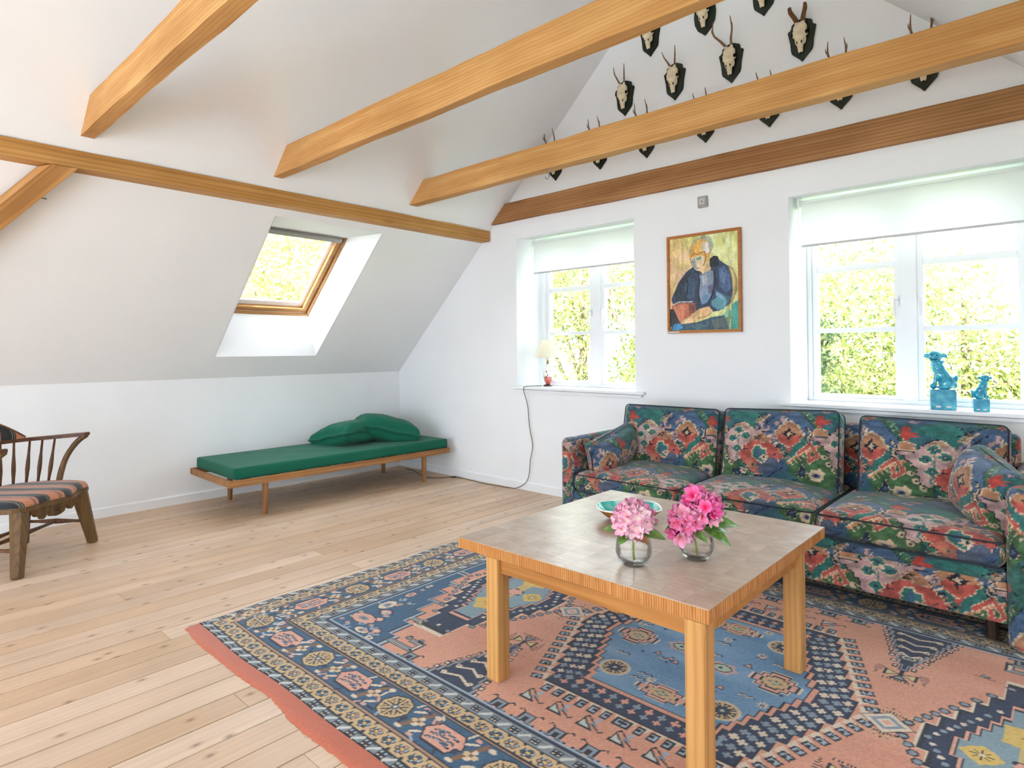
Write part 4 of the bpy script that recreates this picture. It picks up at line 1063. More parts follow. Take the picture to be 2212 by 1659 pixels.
    # coral stepped diamond
    def stepd(cx, cy, w, h, n, co, al=1):
        Q = []
        for qx, qy in ((1, 1), (-1, 1), (-1, -1), (1, -1)):
            st = steps((w, 0), (0, h), n)
            if qx*qy < 0: st = st[::-1]
            Q += [(sx+cx+qx*a, sy+cy+qy*b) for a, b in st]
        c.poly(jag(Q, .003, .006), co, al)
    stepd(-.175, -.13, .182, .158, 7, IK); stepd(-.175, -.13, .175, .151, 7, CR); stepd(-.175, -.13, .166, .143, 7, CO)
    pl([(-.26, -.06), (-.205, .005), (-.145, .0), (-.11, -.045), (-.17, -.05)], TN, None, j=.006)                        # paler crown of the diamond
    pl([(-.20, -.20), (-.09, -.14), (-.05, -.17), (-.10, -.23), (-.17, -.26)], (84, 96, 118), None, j=.008); pl([(-.27, -.18), (-.22, -.15), (-.18, -.22), (-.21, -.25)], (204, 112, 94), None, j=.006)
    pl([(-.215, -.115), (-.20, -.085), (-.17, -.08), (-.16, -.10), (-.135, -.10), (-.13, -.16), (-.15, -.185), (-.185, -.165), (-.21, -.15)], TE, CR, .014); pl([(-.195, -.11), (-.175, -.095), (-.155, -.12), (-.16, -.16), (-.19, -.15)], (62, 104, 130), None)
    for x in (-.215, -.185): c.line(P([(x-.011, -.04), (x+.011, -.04), (x+.011, -.018), (x-.011, -.018), (x-.011, -.04)]), .006, IK); c.line(P([(x, -.04), (x, -.008)]), .005, IK)
    for y in (-.075, -.105): c.line(P([(-.285, y), (-.25, y)]), .007, IK)
    c.line(P([(-.268, -.07), (-.268, -.11)]), .006, IK)
    for k in range(9): t = (k+.5)/9; x, y = -.135+.125*t, -.012-.145*t; c.line(P([(x, y), (x+.022, y+.012)]), .008, (CR, IK, TN)[k % 3])
    # mauve leaf with teal lozenges
    lf = [(.10, -.005), (.105, -.045), (.118, -.045), (.122, -.025), (.165, -.035), (.17, -.055), (.195, -.06), (.20, -.085), (.222, -.09), (.225, -.13), (.238, -.14), (.24, -.175), (.285, -.19), (.305, -.17), (.30, -.10), (.345, -.085), (.385, -.05), (.415, -.02), (.40, .015), (.37, .045), (.325, .068), (.285, .06), (.245, .025), (.205, -.012)]
    q = P(lf); c.poly(jag([(a, b) for a, b in q], .006, .008), CR); c.line(P(lf[:13]), .006, IK); c.line(P(lf[20:]+lf[:1]), .006, IK)
    c.poly(jag([(sx+.285+(a-.285)*.95, sy-.04+(b+.04)*.95) for a, b in lf], .004, .008), MV); pl([(.265, .045), (.325, .062), (.37, .03), (.31, .03)], (170, 140, 112), None, j=.004)
    for (x, y) in ((.30, .012), (.348, -.022), (.262, -.042), (.292, -.105)):
        pl([(x-.042, y), (x-.012, y+.026), (x+.012, y+.03), (x+.042, y), (x+.01, y-.026), (x-.014, y-.026)], CR, None, j=.004); pl([(x-.034, y), (x-.010, y+.020), (x+.010, y+.024), (x+.034, y), (x+.008, y-.020), (x-.012, y-.020)], TE, None, j=.003); c.ell(sx+x, sy+y, .011, .008, NV, n=6); c.ell(sx+x, sy+y, .004, .003, CR, n=4)
    c.line(P([(.30, -.02), (.30, -.09)]), .008, TE); c.line(P([(.30, -.13), (.285, -.16), (.30, -.165)]), .008, TE)
    # star in a spiked lozenge
    st_ = [(math.cos(2*PI*k/8)*(.080 if k % 2 == 0 else .070), math.sin(2*PI*k/8)*(.078 if k % 2 == 0 else .066)) for k in range(8)]
    c.poly(jag(P([(a*1.14, b*1.12) for a, b in st_]), .006, .010), CR); c.poly(jag(P(st_), .005, .010), TN); pl([(-.078, .0), (-.05, -.01), (0, .0), (.05, -.01), (.078, .0), (.06, -.045), (.01, -.085), (-.05, -.05)], CO, None, j=.005); pl([(-.02, -.08), (.02, -.08), (.0, -.12)], CO, None, j=.006)
    for r_, co in ((.043, IK), (.019, CR)): c.poly([(sx+r_*math.cos(k*PI/4)*(1 if k % 2 == 0 else .5), sy+r_*math.sin(k*PI/4)*(1 if k % 2 == 0 else .5)) for k in range(8)], co)
    # small beast above the star, comb, L hooks, bird on its base
    c.line(P([(-.085, .062), (-.045, .085), (-.045, .105)]), .016, MV); c.line(P([(-.08, .05), (-.08, .075)]), .008, MV); c.line(P([(-.035, .07), (-.02, .095)]), .010, CR); c.ell(sx-.062, sy+.078, .005, .004, IK, n=5)
    c.line(P([(-.165, .085), (-.165, .02), (-.125, .02), (-.125, .04)]), .015, MV); c.line(P([(-.178, .01), (-.11, .01)]), .006, IK)
    c.line(P([(.098, .04), (.125, .02), (.12, -.03)]), .014, IK); c.line(P([(.104, .036), (.12, .018), (.116, -.02)]), .007, CR)
    pl([(.14, .075), (.155, .125), (.185, .125), (.19, .095), (.245, .098), (.205, .085), (.235, .075), (.18, .065), (.18, .045), (.16, .05)], (196, 72, 62), None, j=.003)
    pl([(.135, -.002), (.14, .035), (.165, .042), (.185, .035), (.215, .03), (.205, .015), (.215, .0)], TN, CR, .006)
    for b in ((.425, .06), (-.03, .15), (.40, -.34)):
        c.line(P([b, (b[0]+.055, b[1]+.055)]), .012, CR)
        for t in range(4): c.line(P([(b[0]+.013*t, b[1]+.013*t), (b[0]+.013*t-.022, b[1]+.013*t+.012)]), .008, TN)
    pl([(.395, -.005), (.445, -.005), (.445, .012), (.42, .014), (.42, .045), (.405, .045)], MV, None); pl([(.44, -.03), (.50, -.02), (.50, -.055), (.445, -.06)], TN, CR, .005)
    for (x, y, co) in ((.52, -.02, MV), (.47, -.15, CR), (.40, -.20, TN), (.53, -.13, CO), (-.03, -.35, MV), (.12, -.38, CO), (.22, -.39, TN), (-.02, .17, CO), (.20, .165, MV), (.34, -.24, CR), (.02, -.295, TN)):
        pl([(x-.028, y-.004), (x-.014, y+.018), (x+.008, y+.010), (x+.026, y+.016), (x+.020, y-.014), (x-.010, y-.018)], co, None, j=.005); c.ell(sx+x, sy+y, .008, .007, NV, n=5)
    A = c.A[:-1, :-1]; g = np.random.default_rng(8); B = A.copy()
    for j in range(A.shape[0]): B[j] = np.roll(A[j], int(round(g.normal(0, 1.3))), 0)      # the weave slips a little, edges turn ragged
    n = fnoise(B.shape[0], B.shape[1], (18, 30), 6); B = B*(.82+.34*n)[..., None]; B = B+g.normal(0, 6, B.shape[:2])[..., None]
    B = 255*(np.clip(B, 0, 255)/255)**1.10; g_ = B.mean(2, keepdims=True)
    return np.clip(g_+(B-g_)*.82, 10, 245)
FAB = sofa_fabric()
def fab_sample(u, v):
    j = np.floor((v % FP)/.0025).astype(int) % FAB.shape[0]; i = np.floor((u % FP)/.0025).astype(int) % FAB.shape[1]
    return FAB[j, i]
def cube_grid(nx, ny, nz):
    """welded surface of a box, unit coords -1..1"""
    pts = []; quads = []; off = 0
    def face(fix, val, a, b, na, nb, flip):
        nonlocal off
        A, B = np.meshgrid(np.linspace(-1, 1, na+1), np.linspace(-1, 1, nb+1)); p = np.empty(A.shape+(3,)); p[..., fix] = val; p[..., a] = A; p[..., b] = B
        id_ = np.arange(A.size).reshape(A.shape)+off; q = np.stack([id_[:-1, :-1], id_[:-1, 1:], id_[1:, 1:], id_[1:, :-1]], -1).reshape(-1, 4)
        if flip: q = q[:, ::-1]
        pts.append(p.reshape(-1, 3)); quads.append(q); off += A.size
    face(2, 1, 0, 1, nx, ny, False); face(2, -1, 0, 1, nx, ny, True); face(1, -1, 0, 2, nx, nz, False); face(1, 1, 0, 2, nx, nz, True); face(0, 1, 1, 2, ny, nz, False); face(0, -1, 1, 2, ny, nz, True)
    P = np.concatenate(pts); Q = np.concatenate(quads)
    U, inv = np.unique(np.round(P, 6), axis=0, return_inverse=True)
    return U, inv.ravel()[Q]
def cushion(name, size, rad, crown, mat, parent, M, uv0=(0, 0), cell=.007, belly=.0, pinch=0.0, sag=None, fab=True, flipu=1, uvmode='top'):
    """padded box: size (w,d,h) in local axes, thickness h; crown bulges both faces"""
    w_, d_, h_ = size; U, F = cube_grid(max(4, int(w_/cell)), max(4, int(d_/cell)), max(3, int(h_/cell)))
    a, b, c_ = U[:, 0], U[:, 1], U[:, 2]
    hs = np.array([w_/2, d_/2, h_/2]); p = U*hs
    r = min(rad, h_/2-.001); core = np.clip(p, -(hs-r), hs-r); dlt = p-core; ln = np.linalg.norm(dlt, axis=1, keepdims=True); ln[ln < 1e-9] = 1
    # rounded-box projection
    p = core+dlt/ln*r*(np.max(np.abs(dlt), axis=1, keepdims=True)/r)
    env = (1-np.abs(a)**2.6)*(1-np.abs(b)**2.6)
    p[:, 2] += crown*env*np.sign(c_)*np.minimum(1, np.abs(c_)*1.5)
    side = (1-np.abs(c_)**2)
    p[:, 0] += belly*np.sign(a)*side*(np.abs(a) > .96)*(1-b*b); p[:, 1] += belly*np.sign(b)*side*(np.abs(b) > .96)*(1-a*a)
    if pinch:
        k = 1-pinch*(np.abs(a)**2*(1-np.abs(b)**2)*0+np.abs(b)**6*(1-a**2)*1.0); p[:, 1] *= k
        k = 1-pinch*(np.abs(a)**6*(1-b**2)); p[:, 0] *= k
    rs = np.random.default_rng(abs(hash(name)) % 1000+int(uv0[0]*1000) % 977)
    ph = rs.uniform(0, 6, 6)
    p[:, 2] += .0035*np.sin(p[:, 0]*17+ph[0])*np.sin(p[:, 1]*13+ph[1])*np.sign(c_)*env
    if sag is not None: p = sag(p, a, b, c_)
    if uvmode == 'top':
        drop = (1-c_)/2*h_
        u = uv0[0]+flipu*(U[:, 0]*w_/2+np.sign(a)*np.abs(a)**30*drop); v = uv0[1]+U[:, 1]*d_/2+np.sign(b)*np.abs(b)**30*drop
    else:
        u = uv0[0]+U[:, 0]*w_/2+U[:, 1]*d_/2*(1 if uvmode == 'wrap' else -1); v = uv0[1]+U[:, 2]*h_/2
    colr = fab_sample(u, v) if fab else None
    Mn = np.array(M); V = p @ Mn[:3, :3].T+Mn[:3, 3]
    ob = mesh_np(name, V, F, mat, parent, colr)
    return ob
M_sofa = vcol('kilim_weave_upholstery', .9, 800, .14, .35, .003, .25, .2)
M_pipe = solid('dark_piping', (40, 50, 60), .8)
def piping(M, size, z, parent, rad=.004, inset=.004, cr=.03):
    w_, d_ = size[0]/2-inset, size[1]/2-inset; pts = []
    for qx, qy, a0 in ((1, 1, 0), (-1, 1, PI/2), (-1, -1, PI), (1, -1, 3*PI/2)):
        for k in range(5): an = a0+PI/2*k/4; pts.append(M @ Vector((qx*(w_-cr)+cr*math.cos(an), qy*(d_-cr)+cr*math.sin(an), z)))
    pts.append(pts[0]); return MB().tube(pts, rad, 6, cap=False).build('piping', M_pipe, parent, smooth=True)
def sofa():
    SX0_, SX1_, SF, SB = 3.106, 5.585, -1.0, -.085
    t = thing('sofa', 'three-seat sofa upholstered in a multicoloured kilim pattern below the wide window', 'sofa', ((SX0_+SX1_)/2, (SF+SB)/2, 0))
    o = Matrix.Translation(-Vector(t.location)); aw = .098
    def T(x, y, z): return o @ Matrix.Translation((x, y, z))
    ix0, ix1 = SX0_+aw, SX1_-aw; iw = (ix1-ix0)
    for x in (SX0_+aw/2, SX1_-aw/2):
        cushion('arm', (SF*-1+SB-.0, .70-.012, aw), .042, .004, M_sofa, t, T(x, (SF+SB)/2, .0145+.344) @ Matrix(((0, 0, -1, 0), (1, 0, 0, 0), (0, 1, 0, 0), (0, 0, 0, 1))), (.30+x*.1, .12))
    cushion('front_panel', (iw, .175, .03), .008, .0, M_sofa, t, T((ix0+ix1)/2, -.968, .21) @ Matrix.Rotation(PI/2, 4, 'X'), (.55, .36), .0055)
    cushion('seat_rail', (iw, .06, .05), .024, .0, M_sofa, t, T((ix0+ix1)/2, -.960, .321) @ Matrix.Rotation(PI/2, 4, 'X'), (.25, .52), .0055)
    cushion('back_frame', (iw+.02, .72, .10), .035, .0, M_sofa, t, T((ix0+ix1)/2, SB-.055, .12+.36) @ Matrix.Rotation(PI/2, 4, 'X'), (.52, .20))
    MB().box(ix0-.03, ix1+.03, -.94, SB-.02, .13, .30).build('seat_base', solid('dark_lining', (42, 44, 46), .9), t).matrix_parent_inverse = o
    sw = iw/3-.004
    for i in range(3):
        xc = ix0+iw*(i+.5)/3
        M = T(xc, -.595, .412)
        dx = (.0, 0, 0)[i]
        sc = cushion('seat_cushion', (sw, .80, .125), .045, .040, M_sofa, t, M, ((.28, .10, .52)[i], (.66, .62, .70)[i]), .0055, .008)
        piping(M, (sw, .80), .052, sc); piping(M, (sw, .80), -.054, sc)
    zt = (.880, .905, .893)
    for i in range(3):
        xc = 3.59 if i == 0 else ix0+iw*(i+.5)/3+(.02, .005, .02)[i]
        bw_ = (.735, .70, .675)[i]; hh = zt[i]-.425
        tilt = math.radians(90+(-12, -15, -10)[i]); M = T(xc, (-.335, -.36, -.335)[i], .425+hh/2) @ Matrix.Rotation((0.0, math.radians(-2.0), math.radians(.8))[i], 4, 'Y') @ Matrix.Rotation(tilt, 4, 'X')
        bc = cushion('back_cushion', (bw_, hh+.02, .15), .045, .030, M_sofa, t, M, ((.14, .22, .57)[i], (.36, .33, .35)[i]), .0050, .008, .015)
        piping(M, (bw_, hh+.02), .058, bc); piping(M, (bw_, hh+.02), -.058, bc)
    M_foot = solid('dark_wood_foot', (58, 42, 32), .5)
    for x in (ix0+.06, ix1-.06):
        for y in (-.88, SB-.08): MB().lathe([(.022, .0145), (.028, .13)], 12, T(x, y, 0)).build('foot', M_foot, t)
sofa()
# two loose arm cushions leaning on the sofa arms
def arm_cushion(label, loc, rot, size, uv, seed):
    t = thing('arm_cushion', label, 'cushion', loc, 0, 'loose arm cushions on the sofa')
    M = Euler(rot).to_matrix().to_4x4()
    def sag(p, a, b, c_):
        p = p.copy(); p[:, 2] += -.02*(b*b)+.015*a*b; return p
    b = cushion('cover', size, .05, .055, M_sofa, t, M, uv, .0055, .0, .06, sag)
    piping(M, (size[0]*.97, size[1]*.97), 0.0-.012, b, .0035, .004, .06)
arm_cushion('kilim-patterned arm cushion leaning on the sofa arm nearest the corner', (3.315, -.66, .592), (math.radians(90), math.radians(-10), math.radians(94)), (.56, .27, .10), (.50, .44), 1)
arm_cushion('kilim-patterned arm cushion slumped against the right sofa arm', (5.395, -.71, .628), (math.radians(86), math.radians(14), math.radians(-60)), (.40, .34, .11), (.30, .38), 2)

# ------------------------------------------------------------------ daybed and pillows
M_oak = wood('brown_oak', (190, 140, 92), (150, 104, 62), (110, 72, 42), 'y', 20, 14, False, rough=.5)
M_oakl = wood('brown_oak_leg', (182, 132, 84), (140, 94, 56), (110, 72, 42), 'z', 22, 14, False, rough=.45)
M_green = fabric('bottle_green_cotton', (20, 108, 84), (12, 86, 66), 450, .8, .08, .15)
def daybed():
    t = thing('daybed', 'low oak daybed with a bottle-green mattress against the knee wall', 'daybed', (.53, -1.19, 0), math.radians(-1.2))
    x0, x1, y0, y1, z0, z1 = -.41, .43, -1.115, 1.095, .258, .312
    f = MB().box(x0, x0+.022, y0, y1, z0, z1).box(x1-.022, x1, y0, y1, z0, z1).box(x0+.022, x1-.022, y0, y0+.022, z0, z1).box(x0+.022, x1-.022, y1-.022, y1, z0, z1)
    fr = f.build('frame', M_oak, t, bevel=.004)
    for i in range(9): yy = y0+.15+i*.235; MB().box(x0+.022, x1-.022, yy, yy+.06, z0+.022, z0+.036).build('slat', M_oak, fr)
    for (x, y) in ((x1-.05, y0+.30), (x1-.05, y1-.30), (x0+.09, y0+.30), (x0+.09, y1-.30)):
        MB().lathe([(.0165, 0), (.019, .01), (.0235, .15), (.024, z0+.01)], 20, Matrix.Translation((x, y, .0))).build('leg', M_oakl, t, smooth=True, angle=.8)
    M = Matrix.Translation((.015, 0.0, .357))
    cushion('mattress', (.80, 2.15, .092), .014, .003, M_green, t, M, (0, 0), .02, 0, 0, None, False)
    return t
daybed()
def pillow(label, loc, rot, size, seed):
    t = thing('pillow', label, 'pillow', loc, 0, 'green pillows on the daybed')
    rs = np.random.default_rng(seed)
    def sag(p, a, b, c_):
        p = p.copy(); e = (1-np.abs(a)**2)*(1-np.abs(b)**2)
        p[:, 2] *= .10+.90*np.clip(((1-a**4)*(1-b**4)), 0, 1)**.55
        for k in range(7):
            th = rs.uniform(0, PI); f_ = rs.uniform(18, 36); ph = rs.uniform(0, 6)
            p[:, 2] += .0022*np.sin((np.cos(th)*p[:, 0]+np.sin(th)*p[:, 1])*f_+ph)*(1-.6*e)
        p[:, 2] += .006*np.sin(p[:, 0]*60+p[:, 1]*8)*np.clip((np.abs(b)-.55)/.45, 0, 1)*np.clip(1-np.abs(b)**10, 0, 1)
        return p
    M = Euler(rot).to_matrix().to_4x4()
    cushion('cover', size, .06, .02, M_green, t, M, (0, 0), .010, 0, .10, sag, False)
pillow('crumpled bottle-green pillow lying flat on the daybed, partly under the other', (.42, -.93, .490), (math.radians(0), math.radians(-12), math.radians(12)), (.56, .62, .21), 1)
pillow('plump bottle-green pillow leaning on the other near the daybed end', (.52, -.56, .508), (math.radians(-15), math.radians(-3), math.radians(-24)), (.56, .64, .23), 2)

# ------------------------------------------------------------------ windsor-like chair
def chair():
    t = thing('easy_chair', 'dark wooden spindle-back easy chair with striped seat by the left edge', 'chair', (.782, -3.553, 0), math.radians(45))
    M_w = wood('worn_dark_oak', (128, 98, 62), (86, 62, 38), (50, 34, 22), 'z', 26, 10, False, rough=.42, ringc=.25)
    M_w2 = wood('brown_oak_spindle', (124, 82, 50), (84, 52, 30), (50, 34, 22), 'z', 26, 10, False, rough=.4, ringc=.25)
    m, nt, b = newmat('striped_wool'); tc = N(nt, 'ShaderNodeTexCoord'); sx = N(nt, 'ShaderNodeSeparateXYZ'); nt.links.new(tc.outputs['Object'], sx.inputs[0])
    d = N(nt, 'ShaderNodeMath', operation='DIVIDE'); d.inputs[1].default_value = .165; nt.links.new(sx.outputs['Y'], d.inputs[0])
    ad = N(nt, 'ShaderNodeMath', operation='ADD'); ad.inputs[1].default_value = 5.15; nt.links.new(d.outputs[0], ad.inputs[0]); fr = N(nt, 'ShaderNodeMath', operation='FRACT'); nt.links.new(ad.outputs[0], fr.inputs[0])
    SA, DK, GY = L4((196, 130, 98)), L4((42, 46, 52)), L4((120, 112, 98))
    r = ramp(nt, [(0, DK), (.30, GY), (.33, DK), (.36, GY), (.39, DK), (.42, SA), (.74, DK), (.765, SA), (.79, DK), (.815, SA), (.84, GY), (.87, SA), (.96, DK)], 'CONSTANT'); nt.links.new(fr.outputs[0], r.inputs[0])
    nt.links.new(r.outputs[0], b.inputs['Base Color']); b.inputs['Roughness'].default_value = .95; b.inputs['Sheen Weight'].default_value = .3
    nz = N(nt, 'ShaderNodeTexNoise'); nz.inputs['Scale'].default_value = 500; nt.links.new(tc.outputs['Object'], nz.inputs[0]); bump(nt, b, nz.outputs[0], .3, .002)
    # seat outline (local x forward, y to the chair's left)
    def outline(k=1.0, n=64):
        P = []
        for i in range(n):
            a = 2*PI*i/n; cx, sy = math.cos(a), math.sin(a)
            p_ = 3.6; rr = (abs(cx)**p_+abs(sy)**p_)**(-1/p_); x, y = rr*cx, rr*sy
            w_ = .345 if x > 0 else .345-.075*(-x)
            xx = x*(.285 if x > 0 else .265); yy = y*w_
            if x > .5: xx += (.020*math.cos(yy/.345*PI*2)-.006)*min(1, (x-.5)*3)
            P.append((xx*k, yy*k))
        return P
    O1, O2 = outline(1), outline(.955)
    seat = MB().prism(O1, .366, .398, 'z').build('seat', M_w, t, bevel=.006)
    mb = MB(); n = len(O1); rings = [(1.0, .398), (.995, .412), (.965, .428), (.88, .440), (.6, .446), (.25, .446)]
    vs = []; fs = []
    for k_, z in rings: vs += [(p[0]*k_*.985, p[1]*k_*.985, z-.010*(1-(k_))*.6) for p in O1]
    for i in range(len(rings)-1):
        for k in range(n): k2 = (k+1) % n; fs.append((i*n+k, i*n+k2, (i+1)*n+k2, (i+1)*n+k))
    fs.append(tuple((len(rings)-1)*n+k for k in range(n)))
    cu = mb.add(vs, fs).build('seat_upholstery', m, t, smooth=True)
    M_nail = solid('dark_upholstery_nail', (60, 52, 40), .4, .7)
    nm = None
    for i in range(0, n, 1):
        p = O1[i]
        if p[0] < 0: continue
        if nm is None: nm = MB().lathe([(.0, .003), (.003, .0015), (.0035, 0)], 6).build('stud', M_nail, cu); ob = nm
        else: ob = nm.copy(); col.objects.link(ob); ob.parent = cu
        ob.location = (p[0]*.985, p[1]*.985, .404); ob.rotation_euler = (0, PI/2*0, 0)
    # legs, chunky octagonal and splayed
    for (sx_, sy_) in ((1, 1), (1, -1), (-1, 1), (-1, -1)):
        top = (.185 if sx_ > 0 else -.17, sy_*.265, .37); bot = (.23 if sx_ > 0 else -.227, sy_*.345, .0)
        f_ = 1.0 if sx_ > 0 else .8
        pts = [(bot[0]+(top[0]-bot[0])*k, bot[1]+(top[1]-bot[1])*k, .37*k) for k in (0, .02, .5, .97, 1)]
        MB().tube(pts, [.029*f_, .033*f_, .041*f_, .050*f_, .050*f_], 8).build('leg', M_w, t)
    # scalloped apron between the front legs
    pts = [(-.235, .37), (.235, .37)]
    low = []
    for i in range(61):
        y = .235-.47*i/60; a = abs(y)
        z = .335
        if a < .065: z = .288-.012*math.cos(a/.065*PI/2)
        elif a < .075: z = .305
        elif a < .10: z = .318
        elif a < .155: z = .300-.014*math.sin((a-.10)/.055*PI)
        elif a < .165: z = .318
        elif a < .20: z = .325-.012*math.sin((a-.165)/.035*PI)
        low.append((y, z))
    MB().prism(pts+low, .205, .228, 'x').build('apron', M_w, t, bevel=.002)
    MB().tube([(.200, -.06, .318), (.231, -.03, .302), (.233, 0, .318), (.231, .03, .302)], .006, 6).build('carved_scroll', M_w, t, smooth=True)
    # stretchers with a swelling in the middle
    def stretch(a, b_, r0=.010, r1=.018):
        A, B = Vector(a), Vector(b_); ks = [0, .2, .4, .5, .6, .8, 1]; rs = [r0, r0, r1*.85, r1, r1*.85, r0, r0]
        MB().tube([A.lerp(B, k) for k in ks], rs, 10).build('stretcher', M_w2, t, smooth=True)
    for s_ in (1, -1): stretch((.215, s_*.32, .155), (-.21, s_*.32, .155))
    stretch((-.205, .315, .12), (-.205, -.315, .12)); stretch((0, .32, .155), (0, -.32, .155))
    # arm bow
    bow = [(.180, .375, .742), (.08, .362, .735), (-.05, .325, .727), (-.17, .262, .722), (-.245, .15, .72), (-.265, 0, .72)]
    bow = bow+[(p[0], -p[1], p[2]) for p in bow[-2::-1]]
    pts = spline(bow, 6); mb = MB(); vs = []; fs = []
    for i, p in enumerate(pts):
        q = pts[min(i+1, len(pts)-1)]-pts[max(i-1, 0)]; nrm = Vector((q.y, -q.x, 0)).normalized()
        e_ = min(i, len(pts)-1-i); w_ = .034-.014*min(1, max(0, (e_-6))/10)
        if e_ == 0: w_ = .018
        for a, h in ((-w_, -.012), (w_, -.012), (w_, .012), (-w_, .012)): vs.append(p+nrm*a+Vector((0, 0, h)))
    for i in range(len(pts)-1):
        for c_ in range(4): d_ = (c_+1) % 4; fs.append((i*4+c_, i*4+d_, i*4+4+d_, i*4+4+c_))
    fs += [(3, 2, 1, 0), tuple((len(pts)-1)*4+k for k in range(4))]
    mb.add(vs, fs).build('arm_bow', M_w2, t, bevel=.004)
    # curved front posts
    for s_ in (1, -1):
        MB().tube(spline([(.03, s_*.300, .42), (.035, s_*.318, .50), (.06, s_*.338, .60), (.115, s_*.355, .69), (.17, s_*.366, .735)], 6), [.019]*8+[.018]*8+[.019]*9, 8).build('arm_post', M_w, t, smooth=True)
    # spindles
    for (bx, by, tx, ty) in ((-.03, .285, -.02, .333), (-.085, .265, -.085, .308), (-.14, .235, -.145, .275), (-.19, .19, -.205, .215), (-.225, .125, -.24, .145), (-.24, .05, -.258, .06)):
        for s_ in (1, -1):
            A, B = Vector((bx, s_*by, .425)), Vector((tx, s_*ty, .715)); ks = [0, .15, .35, .5, .7, 1]; rs = [.0075, .009, .013, .012, .008, .0065]
            MB().tube([A.lerp(B, k) for k in ks], rs, 8).build('spindle', M_w2, t, smooth=True)
    # upholstered crest above the bow
    cr = []; n = 40
    vs = []; fs = []; front = []
    for i in range(n+1):
        y = -.26+.52*i/n; x = -.265+.10*(abs(y)/.26)**2.2; hgt = .15*(1-(abs(y)/.26)**1.9)
        for (dx, zz) in ((.014, .733), (.020-.0, .733+hgt*.5), (.008, .733+hgt), (-.012, .733+hgt), (-.016, .733)): vs.append((x+dx-.05*hgt/.175*(zz-.733)/.175, y, zz))
    for i in range(n):
        for k in range(5): k2 = (k+1) % 5; fs.append((i*5+k, i*5+k2, i*5+5+k2, i*5+5+k))
    MB().add(vs, fs).build('back_upholstery', m, t, smooth=True, angle=.9)
    MB().tube([(vs[i*5+2][0]-.010, vs[i*5+2][1], vs[i*5+2][2]+.004) for i in range(n+1)], .011, 8).build('crest_rail', M_w2, t, smooth=True)
chair()

# ------------------------------------------------------------------ skull mounts on the gable
M_plaq = solid('dark_green_stained_shield', (30, 40, 30), .45, nz=.15, nscale=20)
M_bone = solid('bleached_bone', (232, 216, 184), .7, nz=.06, nscale=30)
M_dark = solid('socket_black', (18, 16, 15), .9)
M_ant = solid('brown_antler', (124, 92, 62), .6, nz=.22, nscale=60)
M_velv = solid('velvet_antler', (104, 74, 46), .9, nz=.25, nscale=80)
def plaque_mesh(oval=False):
    if oval: half = [(0, 0), (.02, .02), (.055, .05), (.078, .10), (.085, .16), (.080, .21), (.06, .235), (.066, .255), (.05, .27), (.02, .288)]
    else: half = [(0, 0), (.018, .022), (.045, .048), (.064, .068), (.070, .09), (.074, .14), (.084, .19), (.091, .222), (.074, .230), (.064, .246), (.066, .262), (.045, .274), (.02, .286)]
    pts = half+[(0, .288)]+[(-x, z) for x, z in half[:0:-1]]
    return MB().prism(pts, -.016, -.001, 'y')
_plq = {}; _sk = {}
